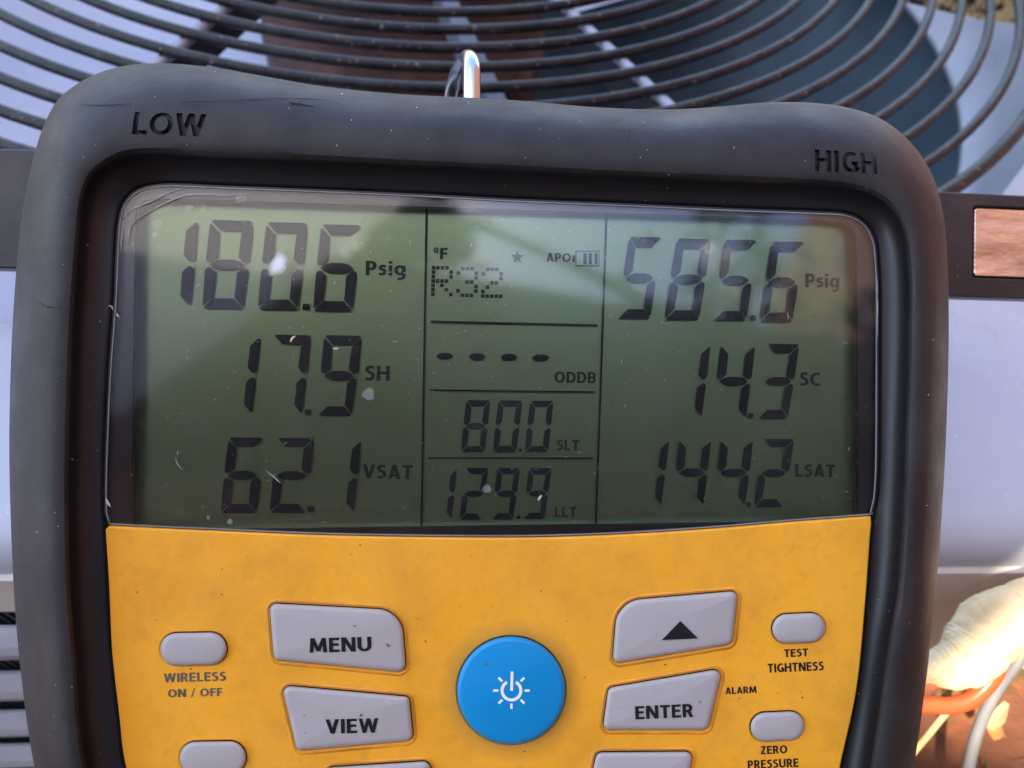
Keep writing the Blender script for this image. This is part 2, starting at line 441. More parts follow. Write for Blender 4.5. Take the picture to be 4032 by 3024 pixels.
# engrave LOW and HIGH
bm = bmesh.new(); bm.from_mesh(boot.data); bmesh.ops.recalc_face_normals(bm, faces=bm.faces); bm.to_mesh(boot.data); bm.free()
for txt, x0, y0, x1, y1, rot, zf, t_ in (('LOW', 522, 440, 809, 534, -2.0, .0043, .17), ('HIGH', 3209, 592, 3458, 680, -3.0, .0043, .20)):
    me = text_mesh(txt, (x1 - x0) * KPX * .965, (y1 - y0) * KPX * .965, math.radians(rot), 0, t_, .05 if txt == 'LOW' else .12, zr=(zf, .009))
    p = Lz((x0 + x1) / 2, (y0 + y1) / 2, .0055); me.transform(Matrix.Translation((p[0], p[1], 0)))
    bm = bmesh.new(); bm.from_mesh(me); bmesh.ops.recalc_face_normals(bm, faces=bm.faces); bm.to_mesh(me); bm.free()
    cobj = link('cutter', me, None, groot)
    md = boot.modifiers.new('b', 'BOOLEAN'); md.operation = 'DIFFERENCE'; md.object = cobj; md.solver = 'EXACT'; md.use_self = True
    dg = bpy.context.evaluated_depsgraph_get(); dg.update()
    nm = bpy.data.meshes.new_from_object(boot.evaluated_get(dg)); boot.modifiers.clear()
    print('ENGRAVE', txt, len(boot.data.vertices), len(nm.vertices))
    if len(nm.vertices) > len(boot.data.vertices) - 400 and len(nm.vertices) > 1000: boot.data = nm
    bpy.data.objects.remove(cobj)
nm = boot.data
if not nm.materials: nm.materials.append(M_rub)
bm = bmesh.new(); bm.from_mesh(nm)
for f in bm.faces: f.smooth = True; f.material_index = 0
for e in bm.edges:
    if len(e.link_faces) == 2 and e.calc_face_angle(0) > math.radians(35): e.smooth = False
bm.to_mesh(nm); bm.free()


# ---- 2D filled plates with holes (curve -> mesh)
def plate(name, loops, z, thick, bevel, mat, parent):
    cu = bpy.data.curves.new('p', 'CURVE'); cu.dimensions = '2D'; cu.fill_mode = 'BOTH'
    cu.extrude = thick / 2; cu.bevel_depth = bevel; cu.bevel_resolution = 2
    for lp in loops:
        s = cu.splines.new('POLY'); s.points.add(len(lp) - 1)
        for k, p in enumerate(lp):
            q = Lz(p[0], p[1], z); s.points[k].co = (q[0], q[1], 0, 1)
        s.use_cyclic_u = True
    o = bpy.data.objects.new('p', cu); COL.objects.link(o)
    dg = bpy.context.evaluated_depsgraph_get(); dg.update()
    me = bpy.data.meshes.new_from_object(o.evaluated_get(dg))
    bpy.data.objects.remove(o); bpy.data.curves.remove(cu)
    me.transform(Matrix.Translation((0, 0, z - thick / 2 - bevel))); me.name = name; me.materials.clear()
    return link(name, me, mat, parent)


def inset(P, d):
    """move a dense closed outline inward by d photo pixels"""
    P = np.asarray(P, float); T = np.roll(P, -1, 0) - np.roll(P, 1, 0)
    T /= np.linalg.norm(T, axis=1)[:, None] + 1e-9
    nrm = np.stack([-T[:, 1], T[:, 0]], 1)
    area = np.sum(P[:, 0] * np.roll(P[:, 1], -1) - np.roll(P[:, 0], -1) * P[:, 1])
    return P + nrm * d * (1 if area > 0 else -1)


def pill(cx, cy, w, h, rot):
    r = h / 2; pts = []
    for k in range(25): a = -math.pi / 2 + math.pi * k / 24; pts.append((w / 2 - r + r * math.cos(a), r * math.sin(a)))
    for k in range(25): a = math.pi / 2 + math.pi * k / 24; pts.append((-w / 2 + r + r * math.cos(a), r * math.sin(a)))
    c, s = math.cos(-math.radians(rot)), math.sin(-math.radians(rot))
    return np.array([(cx + x * c - y * s, cy + x * s + y * c) for x, y in pts])


def sc(pts, ox, oy, s): return [(ox + x * s, oy + y * s) for x, y in pts]


def rounded(corners):
    """corners: (x, y, r) polygon -> dense outline with arc corners"""
    out = []; n = len(corners)
    for i in range(n):
        p = np.array(corners[i][:2], float); r = corners[i][2]
        a = np.array(corners[i - 1][:2], float); b = np.array(corners[(i + 1) % n][:2], float)
        u = (a - p) / np.linalg.norm(a - p); v = (b - p) / np.linalg.norm(b - p)
        ang = math.acos(max(-1, min(1, u @ v))); t = r / math.tan(ang / 2)
        P1, P2 = p + u * t, p + v * t; ce = p + (u + v) / np.linalg.norm(u + v) * r / math.sin(ang / 2)
        a1 = math.atan2(*(P1 - ce)[::-1]); a2 = math.atan2(*(P2 - ce)[::-1])
        d = (a2 - a1 + math.pi) % (2 * math.pi) - math.pi
        m = max(6, int(abs(d) * max(r, 30) / 8))
        for k in range(m + 1):
            q = a1 + d * k / m; out.append((ce[0] + r * math.cos(q), ce[1] + r * math.sin(q)))
    # add points along straight runs
    res = []
    for i in range(len(out)):
        p = np.array(out[i]); q = np.array(out[(i + 1) % len(out)]); L = np.linalg.norm(q - p); m = max(1, int(L / 25))
        for k in range(m): res.append(p + (q - p) * k / m)
    return np.array(res)


S3 = .6103; S5 = .587
MENU = rounded([(*sc([(1083, 532)], 400, 2050, S3)[0], 28), (*sc([(1935, 578)], 400, 2050, S3)[0], 105), (*sc([(1966, 980)], 400, 2050, S3)[0], 30), (*sc([(1112, 898)], 400, 2050, S3)[0], 30)])
VIEW = rounded([(*sc([(1163, 1062)], 400, 2050, S3)[0], 28), (*sc([(1985, 1136)], 400, 2050, S3)[0], 22), (*sc([(2012, 1420)], 400, 2050, S3)[0], 28), (*sc([(1262, 1486)], 400, 2050, S3)[0], 24)])
UPB = rounded([(*sc([(222, 540)], 2300, 2050, S5)[0], 110), (*sc([(1032, 470)], 2300, 2050, S5)[0], 26), (*sc([(994, 828)], 2300, 2050, S5)[0], 28), (*sc([(190, 962)], 2300, 2050, S5)[0], 26)])
ENT = rounded([(*sc([(163, 1120)], 2300, 2050, S5)[0], 26), (*sc([(930, 990)], 2300, 2050, S5)[0], 28), (*sc([(830, 1404)], 2300, 2050, S5)[0], 26), (*sc([(123, 1404)], 2300, 2050, S5)[0], 26)])
LOWL = rounded([(1283, 3022, 26), (1690, 2996, 30), (1735, 3240, 30), (1360, 3330, 30)])
LOWR = rounded([(2350, 2962, 28), (2733, 2959, 28), (2668, 3230, 30), (2290, 3230, 30)])
PILLS = [(762, 2556, 262, 130, 1.0), (838, 2984, 262, 130, 1.0), (3145, 2474, 209, 117, 2.5), (3061, 2861, 212, 116, 2.5)]
PW = np.array([(2013 + 213 * math.cos(a), 2719 + 213 * math.sin(a)) for a in np.linspace(0, 2 * math.pi, 96, endpoint=False)])
ZT = .0012
outlines = [MENU, VIEW, UPB, ENT, LOWL, LOWR] + [pill(*p) for p in PILLS] + [PW]

# lower edge of the display cover = upper edge of the yellow panel
DIV = catmull([(425, 2070), (461, 2072), (640, 2081), (827, 2089), (1254, 2107), (1750, 2116), (2052, 2117), (2350, 2109), (2750, 2086), (3110, 2056), (3424, 2032), (3440, 2030)], 8, False)
# ordered loop of panel: divider left->right then down the right side and back up the left
Pl = polar(INN, CEN, 600)
low = [p for p in Pl if p[1] > (2085 if p[0] < 1950 else 2045)]
low = sorted(low, key=lambda p: math.atan2(p[1] - 2010, p[0] - 1950))
panel_loop = [tuple(p + np.array([0, 9])) for p in DIV[1:-1]] + [tuple(p) for p in low]
panel_loop = [panel_loop[k] for k in range(len(panel_loop)) if k == 0 or np.hypot(panel_loop[k][0] - panel_loop[k - 1][0], panel_loop[k][1] - panel_loop[k - 1][1]) > 3]
holes = [[tuple(p) for p in inset(o, -9)] for o in outlines]
panel = plate('key_panel', [panel_loop] + holes, 0.0, .0012, .00035, M_yel, groot)
panel['label'] = 'yellow plastic keypad panel, grimy around the buttons'
# raised lips round the big buttons
def lip(outl, w=5):
    a, b = inset(outl, -9), inset(outl, -9 - w); n = len(a); v = []
    for P, z in ((a, -.0008), (a, .00014), ((a + b) / 2, .00020), (b, .00013), (inset(outl, -8 - w - 6), -.00002)):
        v += [Lz(p[0], p[1], z) for p in P]
    f = [(r * n + k, r * n + (k + 1) % n, (r + 1) * n + (k + 1) % n, (r + 1) * n + k) for r in range(4) for k in range(n)]
    link('button_surround', mesh('lip', v, f), M_lip, groot, smooth=True)
for ol in outlines[:6]: lip(ol)
back = [Lz(p[0], p[1], -.0030) for p in panel_loop]
link('key_backing', mesh('kb', back, [tuple(range(len(back)))]), M_dark, groot)


def button(name, outl, mat, z0=-.003, zt=ZT, dome=.0002, label=None):
    v = []; n = len(outl)
    levels = [(0, z0), (0, zt - .0011), (2.0, zt - .00055), (6, zt - .00018), (12, zt), (22, zt + dome * .5)]
    for d, z in levels:
        P = inset(outl, d) if d else outl
        v += [Lz(p[0], p[1], z) for p in P]
    f = []
    for r in range(len(levels) - 1):
        for k in range(n): f.append((r * n + k, r * n + (k + 1) % n, (r + 1) * n + (k + 1) % n, (r + 1) * n + k))
    cc = np.mean(outl, 0); v.append(Lz(cc[0], cc[1], zt + dome)); ci = len(v) - 1; b = (len(levels) - 1) * n
    for k in range(n): f.append((b + k, b + (k + 1) % n, ci))
    me = mesh(name, v, f); bm = bmesh.new(); bm.from_mesh(me); bmesh.ops.recalc_face_normals(bm, faces=bm.faces); bm.to_mesh(me); bm.free()
    o = link(name, me, mat, groot, smooth=True)
    if label: o['label'] = label
    return o


b_menu = button('button', MENU, M_btn, label='grey MENU button'); b_view = button('button', VIEW, M_btn, label='grey VIEW button')
b_up = button('button', UPB, M_btn, label='grey button with a black up arrow'); b_ent = button('button', ENT, M_btn, label='grey ENTER button')
button('button', LOWL, M_btn, label='grey button cut by the lower frame edge, left of the power button')
button('button', LOWR, M_btn, label='grey button cut by the lower frame edge, right of the power button')
for p, lb in zip(PILLS, ('pill button above WIRELESS ON / OFF', 'lower left pill button', 'pill button above TEST TIGHTNESS', 'pill button above ZERO PRESSURE')):
    button('pill_button', pill(*p), M_btn, label=lb)
b_pow = button('power_button', PW, M_blue, zt=.0018, dome=.0003, label='round blue power button')
ZL = ZT + .00028
printed('lettering', 'MENU', 1218, 2510, 1462, 2567, b_menu, M_ink, 1.5, ZL)
printed('lettering', 'VIEW', 1282, 2830, 1489, 2887, b_view, M_ink, 1.5, ZL)
printed('lettering', 'ENTER', 2501, 2776, 2730, 2828, b_ent, M_ink, 2.5, ZL)
tri = [Lz(2300 + x * S5, 2050 + y * S5, ZL) for x, y in ((645, 673), (764, 790), (520, 802))]
link('arrow_mark', mesh('arrow', tri, [(0, 2, 1)]), M_ink, b_up)
for t, x0, y0, x1, y1, r, m_ in (('WIRELESS', 645, 2648, 890, 2684, 1.6, M_inkg), ('ON / OFF', 661, 2710, 876, 2746, 1.6, M_inkg),
                           ('TEST', 3088, 2555, 3182, 2586, 2.5, M_ink), ('TIGHTNESS', 3023, 2609, 3244, 2644, 2.5, M_ink),
                           ('ALARM', 2856, 2704, 2979, 2731, 2.5, M_ink), ('ZERO', 2995, 2936, 3100, 2968, 2.5, M_ink), ('PRESSURE', 2944, 2990, 3144, 3024, 2.5, M_ink)):
    printed('lettering', t, x0, y0, x1, y1, panel, m_, r, .00006)


def ring_poly(cx, cy, r0, r1, a0, a1, z, n=40):
    v = []; f = []
    for k in range(n + 1):
        a = math.radians(a0 + (a1 - a0) * k / n)
        v.append(Lz(cx + r0 * math.cos(a), cy - r0 * math.sin(a), z)); v.append(Lz(cx + r1 * math.cos(a), cy - r1 * math.sin(a), z))
    for k in range(n): f.append((2 * k, 2 * k + 1, 2 * k + 3, 2 * k + 2))
    return v, f


ZP = .0018 + .00034
v, f = ring_poly(2014, 2719, 31, 43, 118, 422, ZP)
def quad(v, f, pts): b = len(v); v += pts; f.append(tuple(range(b, b + len(pts))))
quad(v, f, [Lz(x, y, ZP) for x, y in ((2009, 2720), (2020, 2720), (2022, 2644), (2011, 2644))])
for a in (0, 45, 135, 180, 225, 270, 315):
    ca, sa = math.cos(math.radians(a)), math.sin(math.radians(a)); w = 4.6
    quad(v, f, [Lz(2014 + r * ca + s * w * -sa, 2719 - (r * sa + s * w * ca), ZP) for r, s in ((51, -1), (72, -1), (72, 1), (51, 1))])
link('power_symbol', mesh('ps', v, f), M_white, b_pow)

# ---- display
up = [p for p in Pl if not (p[1] > 2050)]
upl = sorted(up, key=lambda p: math.atan2(p[1] - 2065, p[0] - 1950))
upl = [p for p in upl if p[1] < 2035]
gl_loop = [tuple(p) for p in upl] + [tuple(p - np.array([0, 3])) for p in DIV[::-1][1:-1]]
gl_loop = np.array([gl_loop[k] for k in range(len(gl_loop)) if k == 0 or np.hypot(gl_loop[k][0] - gl_loop[k - 1][0], gl_loop[k][1] - gl_loop[k - 1][1]) > 3])
LZ = -.0046
WIN = rounded([(540, 785, 60), (3362, 872, 60), (3372, 2048, 14), (530, 2086, 14)])
lcd_loop = rounded([(510, 765, 60), (3395, 862, 60), (3400, 2062, 20), (490, 2098, 20)])
dispb = link('display', mesh('lcd', [Lz(p[0], p[1], LZ) for p in lcd_loop], [tuple(range(len(lcd_loop)))[::-1]]), M_lcd, groot)
dispb['label'] = 'green liquid crystal display with dark readings'
# mask between cover and lcd : flat face with window and sloping walls
def mask():
    n = 300; cen = np.array([1950., 1450.])
    def ps(P):
        P = np.asarray(P) - cen; a = np.arctan2(P[:, 1], P[:, 0]); r = np.hypot(P[:, 0], P[:, 1]); o = np.argsort(a); a, r = a[o], r[o]
        a = np.concatenate([a - 2 * np.pi, a, a + 2 * np.pi]); r = np.concatenate([r, r, r]); t = np.linspace(-np.pi, np.pi, n, endpoint=False)
        t = np.sort(np.concatenate([t]))
        rr = np.interp(t, a, r); return np.stack([cen[0] + rr * np.cos(t), cen[1] + rr * np.sin(t)], 1)
    G, W = ps(gl_loop), ps(WIN); v = []
    for P, z in ((G, -.0016), (W + (G - W) * .12, -.0016), (W + (G - W) * .04, -.0019), (W, LZ + .0001)):
        v += [Lz(p[0], p[1], z) for p in P]
    f = [(r * n + k, r * n + (k + 1) % n, (r + 1) * n + (k + 1) % n, (r + 1) * n + k) for r in range(3) for k in range(n)]
    return mesh('mask', v, f)
link('display_mask', mask(), M_bez, groot)
cover = plate('display_cover', [[tuple(p) for p in inset(gl_loop, 8)]], -.0004, .0001, .00005, M_glass, groot)
# bright moulded edge of the cover
def strip(P, widths, zs, mat, name, closed=True):
    n = len(P); v = []
    for d, z in zip(widths, zs):
        Q = inset(P, d); v += [Lz(p[0], p[1], z) for p in Q]
    f = []
    for r in range(len(widths) - 1):
        for k in range(n if closed else n - 1): f.append((r * n + k, r * n + (k + 1) % n, (r + 1) * n + (k + 1) % n, (r + 1) * n + k))
    return link(name, mesh(name, v, f), mat, groot, smooth=True)
strip(gl_loop, (1, 5, 9), (-.0010, -.00035, -.0010), M_trim, 'cover_rim')
strip(inset(gl_loop, 0), (-6, 0, 6), (-.0011, -.0011, -.0011), M_dark, 'cover_seal')

# digits
SEG = {'a': [(.10, 0), (.90, 0), (.965, .014), (.93, .035), (.74, .122), (.27, .122), (.09, .035), (.05, .014)],
       'g': [(.10, .502), (.20, .462), (.36, .440), (.64, .440), (.80, .462), (.90, .502), (.80, .542), (.64, .562), (.36, .562), (.20, .542)],
       'f': [(.015, .05), (.05, .045), (.245, .14), (.255, .41), (.12, .475), (.03, .465), (0, .43)]}
SEG['d'] = [(x, 1 - y) for x, y in SEG['a']][::-1]
SEG['b'] = [(1 - x, y) for x, y in SEG['f']][::-1]
SEG['e'] = [(x, 1 - y + .004) for x, y in SEG['f']][::-1]
SEG['c'] = [(1 - x, 1 - y + .004) for x, y in SEG['f']]
DIG = {'0': 'abcdef', '1': 'bc', '2': 'abged', '3': 'abgcd', '4': 'fgbc', '5': 'afgcd', '6': 'afgedc', '7': 'abc', '8': 'abcdefg', '9': 'abfgcd'}
ZS = LZ + .0006
ZX = LZ + .00015
def digit(ch, TL, TR, BR, BL):
    TL, TR, BR, BL = map(np.array, (TL, TR, BR, BL)); v = []; f = []
    for s in DIG[ch]:
        b = len(v)
        for u, w in SEG[s]:
            p = (TL * (1 - u) + TR * u) * (1 - w) + (BL * (1 - u) + BR * u) * w
            v.append(Lz(p[0], p[1], ZS))
        f.append(tuple(range(b, len(v))))
    link('digit', mesh('digit', v, f), M_seg, dispb)
def dot(cx, cy, w, h, nm='decimal_point', m_=None):
    v = [Lz(cx + x * w / 2, cy + y * h / 2, ZS) for x, y in ((-1, -.6), (-.8, -1), (.8, -1), (1, -.6), (.95, .6), (.75, 1), (-.8, 1), (-1, .6))]
    link(nm, mesh(nm, v, [tuple(range(8))]), m_ or M_seg, dispb)
for q in (('1', (602, 857), (781, 860), (748, 1214), (574, 1213)), ('8', (825, 865), (999, 870), (958, 1219), (793, 1216)), ('0', (1047, 874), (1213, 878), (1175, 1223), (1012, 1220)),
          ('6', (1263, 883), (1424, 886), (1390, 1228), (1229, 1226)),
          ('1', (874, 1315), (1027, 1318), (990, 1635), (852, 1634)), ('7', (1074, 1317), (1227, 1320), (1188, 1637), (1050, 1636)), ('9', (1274, 1319), (1428, 1322), (1386, 1639), (1248, 1638)),
          ('6', (897, 1722), (1038, 1723), (1012, 2021), (867, 2021)), ('2', (1090, 1724), (1236, 1725), (1207, 2021), (1059, 2020)), ('1', (1283, 1726), (1426, 1727), (1394, 2022), (1251, 2021)),
          ('5', (2476, 932), (2608, 934), (2562, 1257), (2431, 1256)), ('8', (2664, 939), (2803, 940), (2754, 1261), (2616, 1260)), ('5', (2852, 944), (2984, 946), (2941, 1264), (2810, 1263)),
          ('6', (3040, 951), (3170, 952), (3121, 1270), (2990, 1269)),
          ('1', (2670, 1350), (2801, 1352), (2764, 1648), (2635, 1647)), ('4', (2838, 1352), (2977, 1354), (2939, 1650), (2808, 1648)), ('3', (3025, 1353), (3150, 1355), (3103, 1650), (2984, 1649)),
          ('1', (2516, 1726), (2638, 1727), (2604, 1993), (2490, 1993)), ('4', (2674, 1727), (2803, 1728), (2771, 1994), (2649, 1994)), ('4', (2838, 1728), (2968, 1728), (2935, 1996), (2812, 1996)),
          ('2', (3007, 1728), (3130, 1729), (3082, 1998), (2968, 1998)),
          ('8', (1835, 1575), (1932, 1576), (1910, 1781), (1813, 1781)), ('0', (1961, 1576), (2058, 1577), (2034, 1781), (1939, 1781)), ('0', (2086, 1578), (2181, 1578), (2158, 1781), (2065, 1781)),
          ('1', (1703, 1842), (1801, 1842), (1779, 2047), (1686, 2047)), ('2', (1832, 1842), (1925, 1843), (1896, 2047), (1808, 2047)), ('9', (1957, 1842), (2050, 1843), (2020, 2045), (1936, 2045)),
          ('9', (2081, 1842), (2174, 1843), (2143, 2044), (2060, 2044))):
    digit(*q)
for q in ((1205, 1208, 28, 24), (1213, 1624, 27, 23), (1224, 2005, 27, 22), (2966, 1252, 24, 21), (2956, 1637, 23, 20), (2948, 1987, 20, 18), (2048, 1772, 15, 13), (2042, 2037, 14, 12)):
    dot(*q)
for i, (x, y) in enumerate(((1751, 1403), (1879, 1405), (2005, 1407), (2130, 1409))):
    v = [Lz(x + dx * 34, y + dy * 13.5, ZS) for dx, dy in ((-1, 0), (-.72, -.7), (-.35, -1), (.35, -1), (.72, -.7), (1, 0), (.72, .7), (.35, 1), (-.35, 1), (-.72, .7))]
    link('dash', mesh('dash', v, [tuple(range(10))]), M_seg, dispb)
for t, x0, y0, x1, y1 in (('Psig', 1440, 1028, 1597, 1102), ('SH', 1437, 1440, 1535, 1499), ('VSAT', 1428, 1830, 1625, 1885), ('Psig', 3172, 1078, 3305, 1149), ('SC', 3150, 1466, 3230, 1519),
                          ('LSAT', 3131, 1828, 3287, 1878), ('ODDB', 2183, 1464, 2346, 1508), ('SLT', 2191, 1732, 2281, 1774), ('LLT', 2184, 1995, 2270, 2037), ('F', 1733, 976, 1763, 1021), ('APO', 2151, 996, 2248, 1031)):
    printed('unit_lettering', t, x0, y0, x1, y1, dispb, M_segf if t != 'F' else M_seg, -1.0, ZX)
v, f = ring_poly(1717, 984, 5, 10, 0, 360, ZS, 20); link('degree_mark', mesh('deg', v, f), M_seg, dispb)
v = [Lz(2037 + (27 if k % 2 == 0 else 11) * math.sin(k * math.pi / 5), 1013 - (27 if k % 2 == 0 else 11) * math.cos(k * math.pi / 5), ZS) for k in range(10)]
v.append(Lz(2037, 1013, ZS)); link('star_mark', mesh('star', v, [(k, (k + 1) % 10, 10) for k in range(10)]), M_seg, dispb)
def rects(name, rs, m_=M_seg):
    v = []; f = []
    for x0, y0, x1, y1 in rs: quad(v, f, [Lz(x0, y0, ZS), Lz(x1, y0, ZS), Lz(x1, y1, ZS), Lz(x0, y1, ZS)])
    return link(name, mesh(name, [(p[0], p[1], ZX) for p in v], f), m_, dispb)
rects('battery_mark', [(2254, 1004, 2266, 1030), (2267, 986, 2361, 989), (2267, 1043, 2361, 1048), (2267, 989, 2270, 1043), (2358, 989, 2361, 1043), (2298, 996, 2311, 1039), (2319, 996, 2332, 1039), (2342, 996, 2354, 1039)], M_seg)
R = ["11110 10001 10001 11110 10100 10010 10001", "01110 10001 00001 00110 00001 10001 01110", "01110 10001 00001 00110 01000 10000 11111"]
for g, (x0, y0) in enumerate(((1706, 1052), (1805, 1056), (1903, 1059))):
    rs = []
    for r, row in enumerate(R[g].split()):
        for c, b in enumerate(row):
            if b == '1': X = x0 + c * 17.6 - r * .4; Y = y0 + r * 17.6 + c * .3; rs.append((X - 7.2, Y - 7.2, X + 7.2, Y + 7.2))
    rects('matrix_character', rs)
def line(name, a, b, w):
    a, b = np.array(a, float), np.array(b, float); d = (b - a) / np.linalg.norm(b - a); n = np.array([-d[1], d[0]]) * w / 2
    link(name, mesh(name, [Lz(*(p), ZS) for p in (a - n, b - n, b + n, a + n)], [(0, 1, 2, 3)]), M_seg, dispb)
line('divider_line', (1680, 795), (1659, 2083), 8); line('divider_line', (2390, 815), (2346, 2069), 8)
line('divider_line', (1696, 1266), (2353, 1281), 8); line('divider_line', (1692, 1536), (2343, 1544), 7); line('divider_line', (1686, 1804), (2336, 1804), 7)


# ---- wear: dust on the cover and boot, scuffs
def zshell(px, py):
    """approx relief height of the front at a photo point"""
    p = np.array([px, py]) - CEN; a = math.atan2(p[1], p[0]); r = np.hypot(*p); k = int((a + math.pi) / (2 * math.pi) * NA) % NA
    ro, rc, ri = (np.hypot(*(q[k] - CEN)) for q in (o_, c1_, i_))
    if r > rc: return float(np.interp((ro - r) / (ro - rc), [0, .03, .09, .18, .30, .42, .55, .70, .84, .92, .97, 1], [-.010, -.006, -.0026, .0004, .0028, .0042, .0051, .0056, .0056, .0053, .0046, .0038]))
    if r > ri: return float(np.interp((rc - r) / (rc - ri), [0, .05, .14, .3, .55, .8, 1], [.0038, .0026, .0012, -.0002, -.0014, -.0021, -.0025]))
    return 0.0 if py > 2090 else -.0003
def flecks(name, n, box, smin, smax, mat, cond, lenf=(1, 1), zo=.00005):
    v = []; f = []
    while n > 0:
        x = random.uniform(box[0], box[2]); y = random.uniform(box[1], box[3])
        if not cond(x, y): continue
        n -= 1; s = random.uniform(smin, smax) ** 1; z = zshell(x, y) + zo; a = random.uniform(0, math.pi); l = random.uniform(*lenf)
        ca, sa = math.cos(a), math.sin(a); b = len(v)
        for k in range(6):
            t = k * math.pi / 3; u, w = s * l * math.cos(t) * random.uniform(.6, 1.1), s * math.sin(t) * random.uniform(.6, 1.1)
            v.append(Lz(x + u * ca - w * sa, y + u * sa + w * ca, z))
        v.append(Lz(x, y, z + .00004))
        for k in range(6): f.append((b + k, b + (k + 1) % 6, b + 6))
    o = link(name, mesh(name, v, f), mat, groot); o['kind'] = 'stuff'; return o
inwin = lambda x, y: y < 2060 and 470 < x < 3420 and y > 810 + (x - 500) * .03
flecks('dust', 420, (460, 780, 3430, 2080), .9, 2.7, M_dust, inwin)
flecks('dust', 22, (460, 780, 3430, 2080), .9, 1.6, M_dust, inwin, (5, 14))
inb = lambda x, y: zshell(x, y) != 0.0 and zshell(x, y) != -.0003 and zshell(x, y) > -.009 and y < 3024
flecks('dust', 90, (60, 260, 3720, 3020), 1.0, 2.4, M_dust, inb, (1, 2.5), .00006)
inp = lambda x, y: y > 2130 and zshell(x, y) == 0.0 and all(np.min(np.hypot(o[:, 0] - x, o[:, 1] - y)) > 30 for o in outlines) and not any(o[:, 0].min() < x < o[:, 0].max() and o[:, 1].min() < y < o[:, 1].max() for o in outlines)
flecks('grime', 26, (450, 2130, 3380, 3020), 1.2, 3.2, M_gouge, inp, (1, 3), .00002)
def stroke(name, pts, w, mat, lift=.00006, par=None):
    P = catmull(pts, 8, False); v = []; f = []
    for k, p in enumerate(P):
        d = P[min(k + 1, len(P) - 1)] - P[max(k - 1, 0)]; d /= np.linalg.norm(d) + 1e-9; nn = np.array([-d[1], d[0]])
        ww = w * (1 - abs(2 * k / (len(P) - 1) - 1) ** 2) * random.uniform(.6, 1.2) + .4
        for s, dz in ((-1, 0), (0, .00006), (1, 0)):
            q = p + nn * ww * s; v.append(Lz(q[0], q[1], zshell(*q) + lift + dz))
    for k in range(len(P) - 1):
        for j in (0, 1): f.append((3 * k + j, 3 * k + j + 1, 3 * k + 4 + j, 3 * k + 3 + j))
    o = link(name, mesh(name, v, f), mat, par or groot, smooth=True); return o
stroke('scuff', [(700, 402), (900, 396), (1100, 388), (1260, 392), (1340, 404)], 1.0, M_gouge)
stroke('scuff', [(310, 412), (420, 414), (520, 408)], 1.6, M_gouge)
stroke('scuff', [(1130, 402), (1170, 408), (1240, 418)], 3.5, M_gouge)
stroke('scuff', [(2430, 476), (2550, 484), (2700, 500), (2850, 510)], 3, M_scuff)
stroke('scuff', [(2590, 497), (2720, 503), (2800, 500)], 3, M_scuff)
stroke('scuff', [(2440, 500), (2470, 515), (2500, 510)], 7, M_gouge); stroke('scuff', [(2478, 512), (2485, 530), (2470, 548)], 5, M_gouge)
stroke('scuff', [(140, 1160), (165, 1200), (240, 1215)], 4, M_gouge)
stroke('scuff', [(3556, 1320), (3560, 1345), (3558, 1372)], 6, M_gouge)
stroke('dry_grass_bit', [(425, 1203), (440, 1208), (452, 1225), (462, 1240), (474, 1252)], 5, M_dust, .0003)
stroke('dry_grass_bit', [(1143, 1348), (1150, 1332), (1164, 1322)], 4.5, M_dust, .0002)
stroke('dry_grass_bit', [(1310, 1372), (1322, 1373), (1334, 1371)], 4, M_dust, .0002)
stroke('dry_grass_bit', [(415, 1960), (424, 1980), (436, 1996)], 5, M_dust, .0003)
stroke('dry_grass_bit', [(2118, 1972), (2126, 1958), (2134, 1949)], 3.5, M_dust, .0002)
for q, w_ in (([(476, 862), (520, 825), (590, 795), (680, 752), (722, 742)], 2.2), ([(515, 880), (560, 850), (640, 805), (720, 772), (800, 765), (900, 770), (990, 762)], 2.6),
              ([(505, 960), (512, 900), (540, 862)], 2.0), ([(482, 905), (478, 950), (472, 990)], 1.6), ([(3452, 1060), (3455, 1200), (3455, 1330)], 2.0), ([(1045, 1850), (1080, 1880), (1108, 1905)], 1.6), ([(690, 1800), (700, 1830), (722, 1853)], 1.4)):
    stroke('scratch', q, w_, M_trim, .00012)


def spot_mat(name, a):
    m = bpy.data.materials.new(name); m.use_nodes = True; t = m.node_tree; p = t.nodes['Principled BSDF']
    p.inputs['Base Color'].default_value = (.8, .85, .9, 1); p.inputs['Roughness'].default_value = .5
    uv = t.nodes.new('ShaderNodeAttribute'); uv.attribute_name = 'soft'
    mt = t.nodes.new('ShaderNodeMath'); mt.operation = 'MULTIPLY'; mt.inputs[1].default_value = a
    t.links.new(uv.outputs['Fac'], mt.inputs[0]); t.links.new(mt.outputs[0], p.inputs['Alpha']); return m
def spot(cx, cy, rx, ry, rot, mat, flat=.0):
    v = []; f = []; s = []; n = 28
    levels = [k / 10 for k in range(1, 11)]
    for r in levels:
        for k in range(n):
            a = 2 * math.pi * k / n; rr = r * (1 + (.10 * math.sin(3 * a + cx) + .05 * math.sin(5 * a)) * r)
            x, y = rx * rr * math.cos(a), ry * rr * math.sin(a); c, q = math.cos(rot), math.sin(rot)
            v.append(Lz(cx + x * c - y * q, cy + x * q + y * c, -.00022))
            s.append(min(1, (1 - r) * 6) * .9 if flat else (1 - r ** 2.2) ** 1.3)
    v.append(Lz(cx, cy, -.00022)); s.append(1)
    for r in range(9):
        for k in range(n): f.append((r * n + k, r * n + (k + 1) % n, (r + 1) * n + (k + 1) % n, (r + 1) * n + k))
    for k in range(n): f.append((k, (k + 1) % n, 10 * n))
    me = mesh('spot', v, f); at = me.attributes.new('soft', 'FLOAT', 'POINT'); at.data.foreach_set('value', s)
    link('glare_and_droplet_spot', me, mat, groot)
